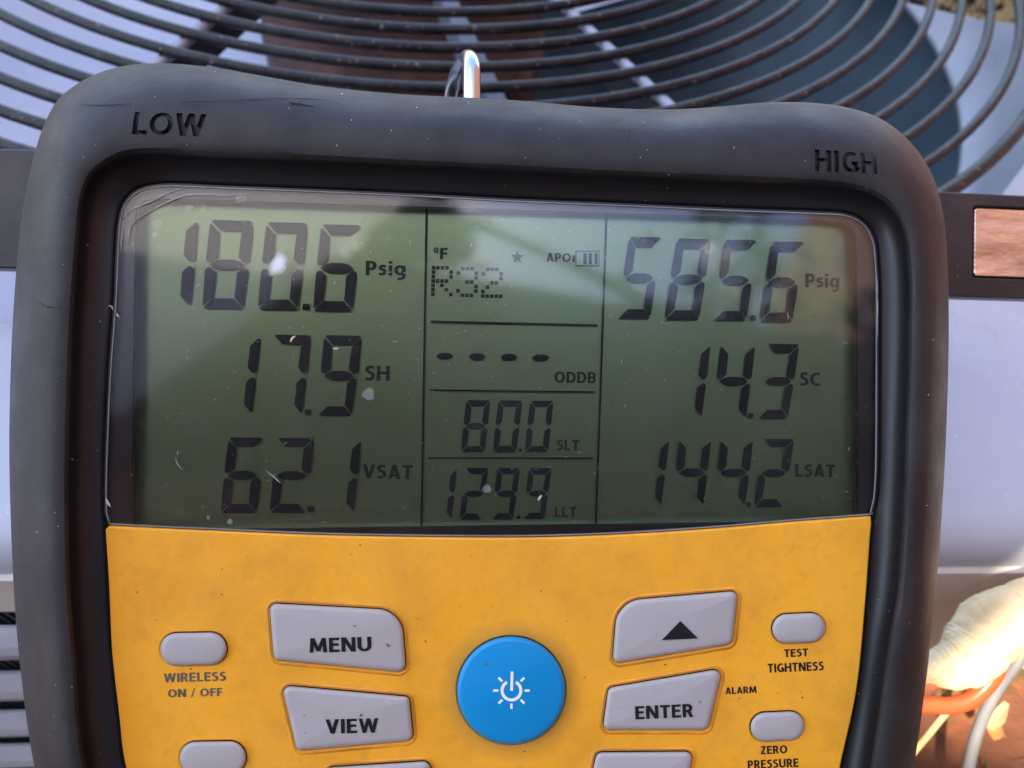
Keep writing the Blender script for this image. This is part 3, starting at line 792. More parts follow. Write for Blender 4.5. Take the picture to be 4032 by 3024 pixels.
MS1, MS2 = spot_mat('painted highlight', .95), spot_mat('dried droplet', .16)
spot(1095, 1040, 36, 58, .55, MS1)  # large patch paints a glossy highlight on the cover; the others are droplets
for q in ((950, 780, 24, 24), (746, 820, 17, 16), (802, 818, 13, 13), (1451, 1552, 25, 26, 1), (905, 2054, 12, 12), (820, 2038, 8, 8), (620, 880, 22, 18), (610, 925, 12, 12), (1917, 1925, 18, 18)):
    spot(q[0], q[1], q[2], q[3], .3, MS2, 1)


# ---- chromed hanging hook
def tube(name, pts, rads, mat, parent=None, root=None, seg=12, cap=True, jag=0, sub=8, flat=None):
    P = catmull(pts, sub, False); m = len(P)
    rads = np.interp(np.linspace(0, 1, m), np.linspace(0, 1, len(rads)), rads)
    v = []; f = []; T = np.gradient(P, axis=0); T /= np.linalg.norm(T, axis=1)[:, None]
    nrm = np.array([0, 0, 1.0]) if abs(T[0][2]) < .9 else np.array([1.0, 0, 0])
    for k in range(m):
        nrm = nrm - T[k] * (nrm @ T[k]); nrm /= np.linalg.norm(nrm); b = np.cross(T[k], nrm)
        for j in range(seg):
            a = 2 * math.pi * j / seg; r = rads[k] * (1 + (random.uniform(-jag, jag) if jag else 0))
            v.append(P[k] + r * (math.cos(a) * nrm + math.sin(a) * b))
    for k in range(m - 1):
        for j in range(seg): f.append((k * seg + j, k * seg + (j + 1) % seg, (k + 1) * seg + (j + 1) % seg, (k + 1) * seg + j))
    if cap: f.append(tuple(range(seg))[::-1]); f.append(tuple((m - 1) * seg + j for j in range(seg)))
    return link(name, mesh(name, v, f), mat, parent, root, smooth=True)
def G(px, py, depth):          # photo point at given depth -> gauge coordinates
    return np.array([(px - 2016) / F * depth, (1512 - py) / F * depth, DG - depth])
tube('hanging_hook', [G(1857, 520, .164), (G(1857, 400, .164)), G(1857, 320, .1645), G(1857, 268, .1655), G(1852, 238, .168), G(1838, 232, .173), G(1815, 262, .179), G(1790, 320, .184), G(1772, 400, .187), G(1765, 520, .188)],
     [.0019] * 3 + [.0019, .0019, .0018, .0018, .0016, .0015], M_chrome, groot, seg=20, sub=10)

# ------------------------------------------------------------------ black bar with metal plate, behind the gauge
def bar_mat():
    m = N('black moulded plastic', (.03, .03, .034), .42)
    c = m.ramp(m.noise(40, 6), .35, (.015, .0145, .016), .7, (.042, .040, .044)); c = m.mix(speck(m, 700, .72, .78), c, (.3, .27, .25)); m.color(c)
    m.bump(m.noise(700, 5, .7), .3, .0002); return m.m
def plate_mat():
    m = N('worn bright metal plate', (.7, .6, .55), .28, 1)
    c = m.ramp(m.noise(40, 6, .65, (1, 5, 1)), .35, (.76, .60, .53), .68, (.95, .90, .88))
    c = m.mix(m.ramp(m.noise(25, 5, .6, (1, 2.5, 1)), .5, g3(0), .68, g3(.75)), c, (.42, .38, .37))
    blot = m.ramp(m.noise(190, 8, .8, (1, 1.8, 1)), .60, g3(0), .66, g3(.9)); c = m.mix(blot, c, (.10, .085, .08)); m.color(c)
    m.rough(m.ramp(m.noise(60, 6, .7, (1, 4, 1)), .3, g3(.16), .8, g3(.5))); m.bump(m.noise(45, 5, .6, (1, 3, 1)), .5, .001); return m.m
M_bar = bar_mat(); M_plate = plate_mat()
dl, dr = .1735, .201
A = [atd(-500, 568, dl - .003), atd(4532, 798, dr + .003), atd(4532, 1165, dr + .003), atd(-500, 1033, dl - .003)]
bx = (A[1] - A[0]); LB = np.linalg.norm(bx); bx /= LB; by = (A[0] - A[3]); by -= bx * (by @ bx); HB = np.linalg.norm(by); by /= HB; bz = np.cross(bx, by)
BM = Matrix.Identity(4)
for i in range(3): BM[i][0], BM[i][1], BM[i][2], BM[i][3] = bx[i], by[i], bz[i], A[3][i]
broot = empty('magnetic_bar', BM)
tag(broot, 'black plastic bar with a worn metal plate set in its end, running behind the gauge', 'bar')
BI = np.array(BM.inverted())
def tobar(p): return (BI @ np.array([*p, 1]))[:3]
def onbar(px, py):             # ray / bar front plane
    d = ray(px, py); t = ((A[3] - CAM) @ bz) / (d @ bz); return tobar(CAM + d * t)
pl = [onbar(3846, 822), onbar(4240, 838), onbar(4240, 1100), onbar(3840, 1082)]
x0, x1 = min(pl[0][0], pl[3][0]), pl[1][0]; y0, y1 = pl[3][1], pl[0][1]
def rrect(x0, y0, x1, y1, r, n=6):
    o = []
    for cx, cy, a in ((x1 - r, y1 - r, 0), (x0 + r, y1 - r, 90), (x0 + r, y0 + r, 180), (x1 - r, y0 + r, 270)):
        for k in range(n + 1): t = math.radians(a + 90 * k / n); o.append((cx + r * math.cos(t), cy + r * math.sin(t)))
    return o
def plate2(name, loops, ztop, thick, bev, mat, parent):
    cu = bpy.data.curves.new('p', 'CURVE'); cu.dimensions = '2D'; cu.fill_mode = 'BOTH'; cu.extrude = thick / 2; cu.bevel_depth = bev; cu.bevel_resolution = 2
    for lp in loops:
        s = cu.splines.new('POLY'); s.points.add(len(lp) - 1)
        for k, p in enumerate(lp): s.points[k].co = (p[0], p[1], 0, 1)
        s.use_cyclic_u = True
    o = bpy.data.objects.new('p', cu); COL.objects.link(o); dg = bpy.context.evaluated_depsgraph_get(); dg.update()
    me = bpy.data.meshes.new_from_object(o.evaluated_get(dg)); bpy.data.objects.remove(o); bpy.data.curves.remove(cu)
    me.transform(Matrix.Translation((0, 0, ztop - thick / 2 - bev))); me.materials.clear(); return link(name, me, mat, parent)
g = .0011
plate2('bar_body', [rrect(0, 0, LB, HB, .002), rrect(x0 - g, y0 - g, x1 + g, y1 + g, .0014)], 0, .003, .0004, M_bar, broot)
plate2('bar_back', [rrect(.0005, .0005, LB - .0005, HB - .0005, .002)], -.0039, .006, .0003, M_bar, broot)
plate2('metal_plate', [rrect(x0, y0, x1, y1, .0006)], -.0002, .003, .0002, M_plate, broot)

# ------------------------------------------------------------------ condenser unit
C = np.array([-.67286 * H, 3.03693 * H, 0]); R0, RS = 1.29742 * H, .087388 * H
ZLID = -.02
W0 = onz(0, 2190, ZLID); W1 = onz(4032, 2170, ZLID); ex = (W1 - W0); ex /= np.linalg.norm(ex); en = np.array([ex[1], -ex[0], 0])  # en points out of the front
foot = W0 + ex * ((C - W0) @ ex); foot[2] = ZLID          # front edge point below the fan centre
UM = Matrix.Identity(4)
for i in range(3): UM[i][0], UM[i][1], UM[i][3] = ex[i], -en[i], foot[i]
UM[2][3] = 0
uroot = empty('condenser_unit', UM)
tag(uroot, 'pale grey outdoor condenser unit with a black wire fan guard under the gauge', 'air conditioner')
FR = float((C - foot) @ -en)                     # front edge to fan centre
HWD = .52


def paint(name, col=(.50, .50, .55), dirt=.5, rough=.38):
    m = N(name, col, rough, spec=.4)
    c = m.ramp(m.noise(9, 6, .65), .35, tuple(x * .9 for x in col), .7, tuple(min(1, x * 1.06) for x in col))
    c = m.mix(m.ramp(m.noise(38, 7, .7), .58, g3(0), .8, g3(dirt)), c, (.30, .27, .25))
    c = m.mix(speck(m, 260, .72, .77), c, (.7, .68, .66))
    m.color(c); m.rough(m.ramp(m.noise(25, 4), .3, g3(rough * .8), .7, g3(rough * 1.4))); m.bump(m.noise(300, 4), .1, .0002); return m.m
M_lid = paint('pale grey enamel', (.46, .475, .535)); M_wall = paint('beige grey enamel', (.68, .65, .58), .35, .5)
M_wire = N('black coated wire', (.03, .03, .033), .5)
c = M_wire.ramp(M_wire.noise(90, 6, .7), .4, (.009, .009, .011), .68, (.034, .030, .030)); c = M_wire.mix(speck(M_wire, 420, .66, .74), c, (.26, .20, .15)); M_wire.color(c)
M_wire.b.inputs['Specular IOR Level'].default_value = .3; M_wire.bump(M_wire.noise(500, 5, .7), .35, .0003); M_wire = M_wire.m
M_strap = paint('dusty grey strap', (.16, .17, .20), .4, .5)
M_sunlit = N('dusty strap with painted sunlight', (.6, .45, .22), .8); M_sunlit.color(M_sunlit.ramp(M_sunlit.noise(55, 6, .7), .44, (.015, .013, .012), .56, (.80, .60, .30))); M_sunlit = M_sunlit.m  # golden tone paints direct sun onto one dusty spoke
M_shaded_flank = simple('shaded strap flank', (.022, .022, .026), .45); M_lit_top = paint('dusty sky-lit strap top', (.34, .35, .42), .3, .35)  # pale tone paints dusty, sky-lit spoke tops; black paints their shaded flanks
M_motor = simple('rusty brown motor shell', (.13, .065, .05), .6, vary=.75, scale=16, bump=.5)
M_blade = paint('pale fan blade', (.66, .69, .82), .12, .35)
M_teal = simple('teal coated interior', (.11, .165, .205), .5, vary=.5, scale=5)
M_blk = simple('dark interior', (.012, .014, .018), .7, bump=0)


def loc(x, y, z):              # unit coordinates -> world (x along front, y inward from the front edge)
    return np.array(foot) * [1, 1, 0] + ex * x - en * y + np.array([0, 0, z])
def torus(name, cx, cy, z, R, r, mat, n=160, m=10, wob=0):
    v = []; f = []
    for k in range(n):
        a = 2 * math.pi * k / n; rr = R + wob * math.sin(5 * a + R * 50)
        for j in range(m):
            b = 2 * math.pi * j / m; v.append((cx + (rr + r * math.cos(b)) * math.cos(a), cy + (rr + r * math.cos(b)) * math.sin(a), z + r * math.sin(b)))
    for k in range(n):
        for j in range(m): f.append((k * m + j, ((k + 1) % n) * m + j, ((k + 1) % n) * m + (j + 1) % m, k * m + (j + 1) % m))
    return link(name, mesh(name, v, f), mat, uroot, uroot, smooth=True)
for k in range(-8, 11):
    R_ = R0 + RS * k
    if k == 10: R_ = R0 + RS * 10.02
    torus('guard_ring', C[0], C[1], 0, R_, .0035 if k == 10 else .0025, M_wire, wob=.0003)
for ang_ in range(8):
    a = math.radians(-99.5 + 45.3 * ang_); d = np.array([math.cos(a), math.sin(a), 0]); n = np.array([-d[1], d[0], 0]) * .0018
    v = []
    for r, zt, zb in ((.10, -.002, -.016), (R0 + 8.4 * RS, -.002, -.016), (R0 + 10.3 * RS, -.0015, -.012)):
        p = C + d * r
        for s, z in ((-1, zt - .003), (1, zt - .003), (1, zb - .004), (-1, zb - .004)): v.append(p + n * s + np.array([0, 0, z]))
    f = [(r * 4 + j, r * 4 + (j + 1) % 4, r * 4 + 4 + (j + 1) % 4, r * 4 + 4 + j) for r in (0, 1) for j in range(4)] + [(3, 2, 1, 0), (8, 9, 10, 11)]
    link('guard_spoke', mesh('spoke', v, f), M_shaded_flank if ang_ != 2 else M_sunlit, uroot, uroot)
    p0, p1 = C + d * (R0 - 8 * RS), C + d * (R0 + 10 * RS); zz = np.array([0, 0, -.0036]); tube('lit_spoke_top', [p0 + zz, (p0 + p1) / 2 + zz, p1 + zz], [.0026], M_lit_top if ang_ != 2 else M_sunlit, uroot, uroot, seg=8, sub=2)  # added tube carrying the painted light of the strap's top edge
    # weld fillets where a ring crosses the spoke
    if ang_ in (0, 1, 7):
        v = []; f = []
        for k in range(-4, 11):
            p = C + d * (R0 + RS * k); t = n / np.linalg.norm(n); b = len(v)
            for (u, w) in ((-.0045, .0004), (0, .0042), (.0045, .0004), (.0045, -.0004), (0, -.0042), (-.0045, -.0004)):
                v.append(p + t * u * .9 + d * w + np.array([0, 0, -.0008]))
            f.append(tuple(range(b, b + 6)))
        link('weld', mesh('weld', v, f), M_wire, uroot, uroot)
for k in range(4):             # motor mount arms
    a = math.radians(-66 + 90 * k); d = np.array([math.cos(a), math.sin(a), 0]); n = np.array([-d[1], d[0], 0]) * .005
    v = []
    for r in (.10, .41):
        p = C + d * r
        for s, z in ((-1, -.035), (1, -.035), (1, -.05), (-1, -.05)): v.append(p + n * s + np.array([0, 0, z]))
    link('mount_arm', mesh('arm', v, [(0, 1, 5, 4), (1, 2, 6, 5), (2, 3, 7, 6), (3, 0, 4, 7), (3, 2, 1, 0), (4, 5, 6, 7)]), M_strap, uroot, uroot)


def lathe(name, prof, mat, n=128, cx=C[0], cy=C[1], smooth=True):
    v = []; f = []; m = len(prof)
    for k in range(n):
        a = 2 * math.pi * k / n
        for r, z in prof: v.append((cx + r * math.cos(a), cy + r * math.sin(a), z))
    for k in range(n):
        for j in range(m - 1): f.append((k * m + j, ((k + 1) % n) * m + j, ((k + 1) % n) * m + j + 1, k * m + j + 1))
    return link(name, mesh(name, v, f), mat, uroot, uroot, smooth=smooth)
lathe('fan_motor', [(0, -.024), (.085, -.024), (.100, -.028), (.107, -.036), (.108, -.045), (.108, -.12), (.1095, -.122), (.108, -.124), (.108, -.26), (0, -.26)], M_motor)
lathe('fan_throat', [(.4245, ZLID + .0005), (.4235, ZLID - .003), (.420, ZLID - .012), (.4155, ZLID - .03), (.411, -.08), (.4085, -.0805), (.4085, -.086), (.43, -.088)], M_lid)
lathe('inner_shell', [(.44, -.088), (.45, -.12), (.45, -.55), (0, -.55)], M_teal)
for a0, a1 in ((150, 268), (54, 86), (98, 138)):
    v = []; f = []; nu, nv = 22, 10
    for i in range(nu + 1):
        t = i / nu; a = math.radians(a0 + (a1 - a0) * t)
        for j in range(nv + 1):
            s = j / nv; r = .108 + (.395 - .108) * s
            z = -.150 - .03 * (1 - t) * (.5 + .5 * s) + .010 * math.sin(t * math.pi) + .012 * s
            aa = a + math.radians(12) * s * (t - .5)
            v.append((C[0] + r * math.cos(aa), C[1] + r * math.sin(aa), z))
    for i in range(nu):
        for j in range(nv): q = i * (nv + 1) + j; f.append((q, q + nv + 1, q + nv + 2, q + 1))
    link('fan_blade', mesh('blade', v, f), M_blade, uroot, uroot, smooth=True)

# lid with round opening : angle-matched loft between circle and square
def lid():
    cx, cy = 0.0, FR; n = 240; x0, x1, y0, y1 = -HWD, HWD, 0.0, 2 * FR; rc = .035
    v = []; rings = []
    def sq(a, off, z, y_off=0):
        ux, uy = math.cos(a), math.sin(a); X = HWD + off; Y = FR + off
        t = min(X / abs(ux) if abs(ux) > 1e-9 else 1e9, Y / abs(uy) if abs(uy) > 1e-9 else 1e9)
        return loc(cx + ux * t, cy + uy * t, z)
    prof = [(-.016, ZLID + .0002), (-.010, ZLID - .0004), (-.0055, ZLID - .002), (-.0025, ZLID - .0045), (-.0007, ZLID - .008), (0, ZLID - .012), (.0012, ZLID - .030), (.0004, ZLID - .0304)]
    A_ = np.linspace(0, 2 * math.pi, n, endpoint=False)
    rings.append([loc(cx + .4245 * math.cos(a), cy + .4245 * math.sin(a), ZLID + .0005) for a in A_])
    rings.append([loc(cx + .430 * math.cos(a), cy + .430 * math.sin(a), ZLID + .0012) for a in A_])
    rings.append([loc(cx + .436 * math.cos(a), cy + .436 * math.sin(a), ZLID + .0004) for a in A_])
    for off, z in prof: rings.append([sq(a, off, z) for a in A_])
    v = [p for r in rings for p in r]
    f = [(a * n + k, a * n + (k + 1) % n, (a + 1) * n + (k + 1) % n, (a + 1) * n + k) for a in range(len(rings) - 1) for k in range(n)]
    return mesh('lid', v, f)
link('lid', lid(), M_lid, uroot, uroot, smooth=True)

# front wall, leaning 7.6 degrees, louvered on the left and plain on the right
TL = math.tan(math.radians(7.6)); PITCH = .0308; ZB = ZLID - .0293; WB = -.62
def fw(x, z, out=0): return loc(x, -(ZLID - z) * TL - out, z)
XS = .02                       # louvers end, service panel begins (unit coordinates)
XSR = (atd(2600, 2300, .22) - np.array(foot)) @ ex
n_sl = 16
prof = [(-.0004, -.0002), (.0006, 0), (.0022, -.0014), (.0044, -.0050), (.0052, -.0085), (.0044, -.0120), (.0008, -.0208), (-.0004, -.0210)]
pts0 = [(o, z) for o, z in prof]
slv = []; slf = []
for o, z in pts0: slv.append(fw(-HWD + .03, ZB - .0094 + z, o))
for o, z in pts0: slv.append(fw(XSR, ZB - .0094 + z, o))
m_ = len(pts0)
for j in range(m_): slf.append((j, (j + 1) % m_, m_ + (j + 1) % m_, m_ + j))
sl_me = mesh('slat', slv, slf); sl_me.materials.append(M_lid)
down = fw(0, ZB - PITCH) - fw(0, ZB)
for k in range(n_sl):
    o = link('louver_slat', sl_me, None, uroot, uroot)
    o.matrix_basis = Matrix.Translation(Vector(down * k))
def box(name, x0, x1, za, zb, out, thick, mat):
    v = [fw(x, z, o) for x in (x0, x1) for z in (za, zb) for o in (out, out - thick)]
    return link(name, mesh(name, v, [(0, 1, 3, 2), (4, 6, 7, 5), (0, 4, 5, 1), (2, 3, 7, 6), (0, 2, 6, 4), (1, 5, 7, 3)]), mat, uroot, uroot)
box('front_rail', -HWD + .004, XSR, ZLID - .012, ZB, .0004, .012, M_wall)
box('corner_post', -HWD + .004, -HWD + .034, ZB - .0002, WB, .002, .02, M_wall)
box('service_panel', XSR, HWD - .006, ZLID - .012, WB, .0006, .012, M_wall)
box('coil_backing', -HWD + .03, XSR, ZB + .01, WB, -.018, .002, M_blk)
# aluminium coil fins seen through the louver gaps
v = []; f = []
xx = -.34
while xx < .04:
    b = len(v)
    for dx, z, o in ((0, ZB + .008, -.0022), (.0009, ZB + .008, -.0022), (.0009 + .09, ZB - .26, -.0022), (.09, ZB - .26, -.0022), (0, ZB + .008, -.016), (.09, ZB - .26, -.016)):
        v.append(fw(xx + dx, z, o))
    f.append((b, b + 1, b + 2, b + 3)); f.append((b, b + 3, b + 5, b + 4)); xx += .0030
co_ = link('coil_fins', mesh('fins', v, f), simple('dusty coil fins', (.055, .075, .07), .6, bump=0), uroot, uroot); co_['kind'] = 'stuff'
# other walls
def wallq(name, a, b, mat=M_wall):
    v = [loc(a[0], a[1], ZLID - .02), loc(b[0], b[1], ZLID - .02), loc(b[0], b[1], WB), loc(a[0], a[1], WB)]
    nn = np.cross(v[1] - v[0], v[2] - v[0]); nn /= np.linalg.norm(nn); w = [p + nn * .004 for p in v]
    link(name, mesh(name, v + w, [(0, 1, 2, 3), (7, 6, 5, 4), (0, 4, 5, 1), (1, 5, 6, 2), (2, 6, 7, 3), (3, 7, 4, 0)]), mat, uroot, uroot)
wallq('side_panel', (HWD - .006, .0), (HWD - .006, 2 * FR - .006)); wallq('side_panel', (-HWD + .006, 2 * FR - .006), (-HWD + .006, 0)); wallq('rear_panel', (HWD - .006, 2 * FR - .006), (-HWD + .006, 2 * FR - .006))

# ------------------------------------------------------------------ ground
def soil_mat():
    m = N('orange soil', (.3, .12, .06), .95, spec=.2)
    c = m.ramp(m.noise(6, 8, .7), .35, (.13, .05, .028), .68, (.33, .135, .075))
    c = m.mix(m.ramp(m.noise(17, 5, .6), .52, g3(0), .66, g3(1)), c, (.42, .13, .045))
    c = m.mix(m.ramp(m.noise(28, 6, .6), .55, g3(0), .68, g3(.9)), c, (.09, .09, .035))
    c = m.mix(m.ramp(m.noise(2.2, 4), .5, g3(0), .7, g3(.8)), c, (.30, .23, .13))
    m.color(c); m.bump(m.noise(60, 8, .7), .8, .01); return m.m
M_soil = soil_mat()
def gz(x, y):                  # ground height: low on the left, banked up against the panel on the right
    r = np.array([x, y, 0]) - foot * [1, 1, 0]; u = r @ ex; w = r @ en
    sg = lambda q: 1 / (1 + math.exp(-max(-50, min(50, q)))); bank = sg((u - .14) / .03); near = math.exp(-max(0, w - .02) ** 2 / .12) if w > -.05 else math.exp(-((w + .05) / .05) ** 2)
    far = sg((u - .75) / .06)
    return -.44 + .343 * bank * near * (1 - far) + .006 * math.sin(x * 31) * math.sin(y * 27)
xs = np.concatenate([-np.geomspace(60, .8, 14), np.linspace(-.7, 1.2, 96), np.geomspace(1.4, 60, 14)]); ys = np.concatenate([-np.geomspace(60, 1.1, 12), np.linspace(-1, .4, 80), np.linspace(.45, 3, 30), np.geomspace(3.4, 60, 12)])
v = [(x, y, gz(x, y)) for x in xs for y in ys]; ny = len(ys)
f = [(i * ny + j, (i + 1) * ny + j, (i + 1) * ny + j + 1, i * ny + j + 1) for i in range(len(xs) - 1) for j in range(ny - 1)]
gr = link('ground', mesh('ground', v, f), M_soil, smooth=True); tag(gr, 'orange soil ground with dry grass and leaf scraps', kind='structure')

# grass and dry straw on the bank, lower right
M_grass = simple('green grass blade', (.06, .11, .02), .6, vary=.4, bump=0); M_straw = simple('dry straw', (.20, .14, .07), .7, vary=.3, bump=0)
for nm, mt, nn, hh, lb in (('grass', M_grass, 260, (.01, .03), 'short green grass growing from the orange soil'), ('straw', M_straw, 110, (.008, .022), 'dry straw scraps lying on the orange soil')):
    v = []; f = []
    for k in range(nn):
        u = random.uniform(.14, .5); w = random.uniform(.002, .18); p = foot * [1, 1, 0] + ex * u + en * (w + .025); p[2] = gz(p[0], p[1])
        a = random.uniform(0, 6.28); L_ = random.uniform(*hh); wd = .0012 if nm == 'grass' else .0005; t = np.array([math.cos(a), math.sin(a), 0]); lean = np.array([random.uniform(-.6, .6), random.uniform(-.6, .6), 1 if nm == 'grass' else .12])
        lean /= np.linalg.norm(lean); b = len(v)
        v += [p - t * wd, p + t * wd, p + lean * L_ * .6 + t * wd * .7, p + lean * L_ + np.array([lean[0], lean[1], 0]) * L_ * .3]; f += [(b, b + 1, b + 2), (b, b + 2, b + 3)]
    o = link(nm, mesh(nm, v, f), mt); tag(o, lb, nm, kind='stuff')

# ------------------------------------------------------------------ pipe, hose, cable, stick at the right
M_foam = N('cream foam insulation', (.75, .62, .42), .85); M_foam.color(M_foam.ramp(M_foam.noise(60, 6), .3, (.70, .48, .24), .7, (.86, .70, .44))); M_foam.bump(M_foam.noise(160, 6, .7), .9, .002); M_foam = M_foam.m
D0 = .211
pp = [(2900, 2560, .004, .0036), (3200, 2620, .002, .0036), (3480, 2645, 0, .0036), (3600, 2640, 0, .0036), (3665, 2632, 0, .0039), (3720, 2625, 0, .0056), (3774, 2607, 0, .0070), (3838, 2560, .0005, .0080),
      (3903, 2482, .001, .0089), (3975, 2440, .003, .0087), (4040, 2415, .004, .0084), (4300, 2340, .008, .0084), (4700, 2250, .012, .0084)]
P_ = catmull([atd(a, b, D0 + c) for a, b, c, d in pp], 14, False)
R_ = np.interp(np.linspace(0, 1, len(P_)), np.linspace(0, 1, len(pp)), [q[3] for q in pp])
R_ = R_ * np.array([1 + .045 * abs(math.sin(k * .55)) ** .5 + .03 * math.sin(k * .21 + 1) for k in range(len(P_))])
def raw_tube(name, P, rr, mat, seg=28):
    v = []; f = []; T = np.gradient(P, axis=0); T /= np.linalg.norm(T, axis=1)[:, None]; nn = np.array([0, 0, 1.0])
    for k in range(len(P)):
        nn = nn - T[k] * (nn @ T[k]); nn /= np.linalg.norm(nn); b = np.cross(T[k], nn)
        for j in range(seg):
            a = 2 * math.pi * j / seg; r = rr[k] * (1 + .05 * math.sin(3 * a + k * .12) + .03 * math.sin(7 * a - k * .33) + random.uniform(-.012, .012))
            v.append(P[k] + r * (math.cos(a) * nn + math.sin(a) * b))
    for k in range(len(P) - 1):
        for j in range(seg): f.append((k * seg + j, k * seg + (j + 1) % seg, (k + 1) * seg + (j + 1) % seg, (k + 1) * seg + j))
    return link(name, mesh(name, v, f), mat, smooth=True)
pipe = raw_tube('insulated_pipe', P_, R_, M_foam)
tag(pipe, 'pale foam-wrapped pipe in bright sun in front of the service panel', 'pipe')
M_hose = N('orange red rubber hose', (.75, .09, .03), .3); M_hose.b.inputs['Subsurface Weight'].default_value = .25; M_hose.b.inputs['Subsurface Radius'].default_value = (.004, .001, .0005); M_hose = M_hose.m
hose = tube('red_hose', [atd(2900, 2640, .215), atd(3300, 2740, .212), atd(3560, 2772, .21), atd(3640, 2774, .21), atd(3740, 2778, .21), atd(3812, 2760, .21), atd(3862, 2722, .21), atd(3905, 2672, .21), atd(3934, 2620, .212), atd(3960, 2540, .216), atd(4000, 2400, .226)],
            [.0023], M_hose, seg=14)
tag(hose, 'thin orange-red hose curving under the foam-wrapped pipe', 'hose')
cab = tube('grey_cable', [atd(4160, 2380, .245), atd(4060, 2520, .246), atd(4005, 2610, .247), atd(3934, 2705, .25), atd(3885, 2792, .252), atd(3845, 2894, .254), atd(3814, 3024, .256), atd(3790, 3200, .258)], [.0019], simple('grey cable sheath', (.16, .16, .165), .5), seg=10)
tag(cab, 'thin grey cable hanging beside the red hose above the soil', 'cable')
stick = tube('straw_stalk', [atd(3735, 2795, .235), atd(3660, 2888, .24), atd(3600, 2960, .245), atd(3500, 3080, .25)], [.0010], simple('golden straw', (.62, .42, .2), .6), seg=8)
tag(stick, 'golden straw stalk slanting down from under the red hose', 'straw')
leafm = simple('dry leaf', (.40, .28, .15), .8, vary=.3)
def leaf(pts, d, nm, lb, m=leafm):
    P = [atd(x, y, d + dz) for x, y, dz in pts]; cc = np.mean(P, 0) + np.array([0, 0, .002]); v = P + [cc] ; n = len(P)
    o = link(nm, mesh(nm, v, [(k, (k + 1) % n, n) for k in range(n)]), m); tag(o, lb, 'leaf'); return o
leaf([(3955, 2760, 0), (3975, 2775, 0), (3960, 2840, .001), (3925, 2880, .002), (3885, 2870, .001), (3900, 2820, 0), (3925, 2785, 0)], .262, 'dry_leaf', 'curled beige dry leaf on the soil beside the grey cable')
leaf([(3905, 2850, 0), (3950, 2870, 0), (3945, 2905, 0), (3915, 2915, .001), (3890, 2880, 0)], .264, 'dry_leaf', 'bright orange leaf scrap on the soil right of the grey cable', simple('orange leaf', (.6, .16, .04), .8))

# ------------------------------------------------------------------ added sun blocker and surroundings outside the frame (they shade the unit and show in reflections)
M_blocker_sheet = N('white blocker sheet', (.62, .62, .63), .9)
t = M_blocker_sheet.t; tl = t.nodes.new('ShaderNodeBsdfTranslucent'); tl.inputs[0].default_value = (.74, .74, .76, 1); mx = t.nodes.new('ShaderNodeMixShader'); mx.inputs[0].default_value = .68
outn = [n for n in t.nodes if n.type == 'OUTPUT_MATERIAL'][0]; t.links.new(M_blocker_sheet.b.outputs[0], mx.inputs[1]); t.links.new(tl.outputs[0], mx.inputs[2]); t.links.new(mx.outputs[0], outn.inputs[0]); M_blocker_sheet = M_blocker_sheet.m
va = np.array([math.cos(math.radians(315)), math.sin(math.radians(315))]); ua = np.array([va[1], -va[0]]); ZC = 1.0
def cv(v_, u_): return va * v_ + ua * u_
cr = empty('added_sun_blocker', Matrix.Translation((*cv(-.3, .6), ZC)))  # unseen sheet added to block the sun and pass soft light
tag(cr, 'added white canvas sun canopy standing over the condenser unit', 'blocker')
q = [cv(.0934, .13), cv(.0934, 1.15), cv(-.72, 1.15), cv(-.72, .03), cv(-.165, .03), cv(-.165, .12)]  # outline cut so its shadow covers the unit and spares the pipe
v = [(p[0], p[1], ZC) for p in q]
link('blocker_sheet', mesh('cv', v, [tuple(range(6))]), M_blocker_sheet, cr, cr)
for k in range(6):
    a, b = v[k], v[(k + 1) % 6]
    if k == 0: continue
    tube('blocker_pole', [np.array(a) + [0, 0, .008], (np.array(a) + b) / 2 + [0, 0, .008], np.array(b) + [0, 0, .008]], [.008], simple('white blocker pole', (.6, .6, .6)) if k == 1 else bpy.data.materials['white blocker pole'], cr, cr, seg=8, sub=2)
M_blocker_post = simple('grey steel blocker post', (.2, .2, .2), .4, metal=.6)
for p in (cv(-.70, .22), cv(-.70, 1.12), cv(.02, 1.1)):
    tube('blocker_post', [np.array([p[0], p[1], -.5]), np.array([p[0], p[1], .3]), np.array([p[0], p[1], ZC])], [.012], M_blocker_post, cr, cr, seg=10)
def box3(name, x0, x1, y0, y1, z0, z1, mat, parent=None, root=None):
    v = [(x, y, z) for x in (x0, x1) for y in (y0, y1) for z in (z0, z1)]
    return link(name, mesh(name, v, [(0, 1, 3, 2), (4, 6, 7, 5), (0, 4, 5, 1), (2, 3, 7, 6), (0, 2, 6, 4), (1, 5, 7, 3)]), mat, parent, root)
hr = empty('house', Matrix.Translation((0, -1.9, -.44)))
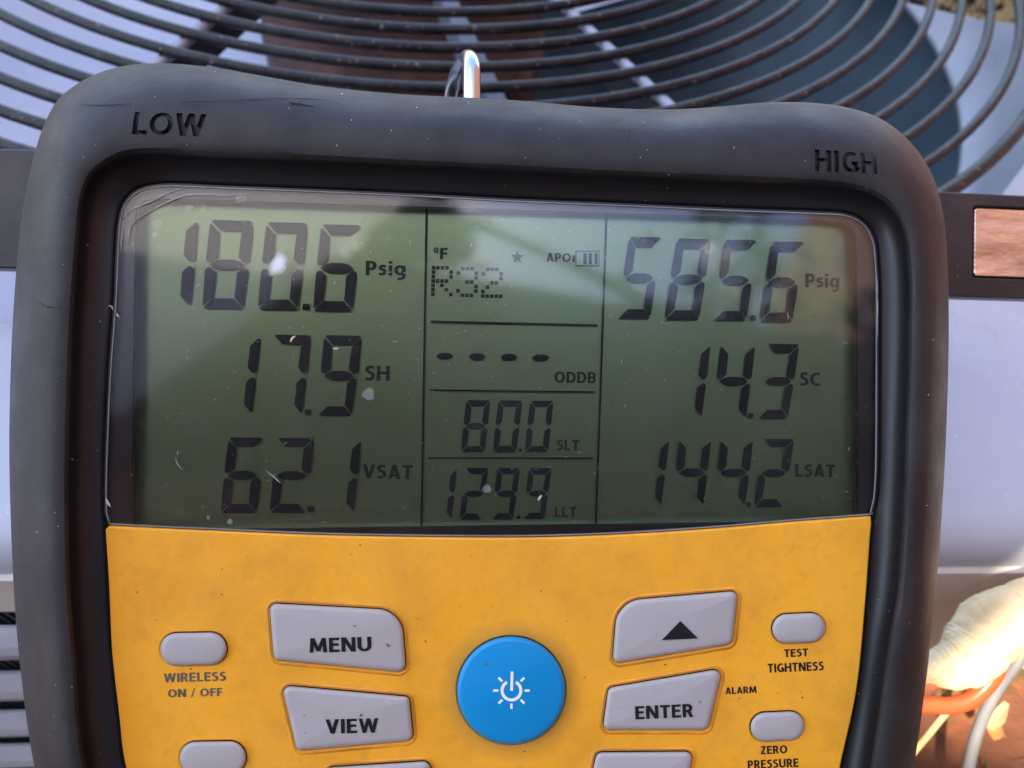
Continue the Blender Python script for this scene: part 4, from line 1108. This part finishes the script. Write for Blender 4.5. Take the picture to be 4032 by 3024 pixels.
tag(hr, 'brown rendered house wall with an overhanging roof behind the viewer', 'house')
M_brown = simple('brown render', (.16, .10, .075), .9, vary=.2, scale=5, bd=.003); M_roof = simple('dark painted soffit', (.07, .055, .045), .8, vary=.2, scale=5)
box3('wall', -2.2, 1.2, -2.1, -1.95, -.5, 1.8, M_brown, hr, hr); box3('roof', -2.4, 1.28, -2.6, -.98, 1.8, 1.9, M_roof, hr, hr)
gw = box3('garden_wall', 1.3, 1.45, -1.9, 2.2, -.5, 3.6, simple('terracotta render', (.27, .125, .075), .9, vary=.2, scale=6, bd=.003))
tag(gw, 'terracotta garden wall standing to the right of the condenser unit', 'wall')

# small tree behind the viewer, seen only as a reflection in the display cover
M_leaf = simple('tree leaf', (.05, .085, .03), .5, vary=.4, scale=3, bump=0); M_bark = simple('bark', (.09, .07, .05), .9)
tr = empty('tree', Matrix.Translation((1.0, -1.3, -.44))); tag(tr, 'small leafy tree growing beside the house behind the viewer', 'tree')
tube('trunk', [np.array([1.05, -1.45, -.5]), np.array([1.0, -1.25, .5]), np.array([.8, -1.05, 1.2]), np.array([.35, -.9, 1.75]), np.array([-.3, -.8, 1.95])], [.05, .04, .03, .02, .008], M_bark, tr, tr, seg=8)
v = []; f = []
for cx_, cy_, cz_, rr, nn in ((.85, -.9, 1.55, .22, 170), (.55, -.82, 1.75, .2, 150), (.45, -.86, 1.62, .13, 70), (-.30, -.82, 1.80, .11, 230), (-.38, -.86, 1.68, .08, 110), (.95, -.6, 1.7, .2, 120), (.62, -1.0, 1.4, .16, 70)):
    for k in range(nn):
        p = np.array([cx_, cy_, cz_]) + rng.normal(0, rr * .55, 3); a = rng.normal(0, 1, 3); a /= np.linalg.norm(a); b = np.cross(a, rng.normal(0, 1, 3)); b /= np.linalg.norm(b); L_ = rng.uniform(.03, .06); i = len(v)
        v += [p - a * L_, p + b * L_ * .4, p + a * L_, p - b * L_ * .4]; f.append((i, i + 1, i + 2, i + 3))
cw = link('crown', mesh('crown', v, f), M_leaf, tr, tr)
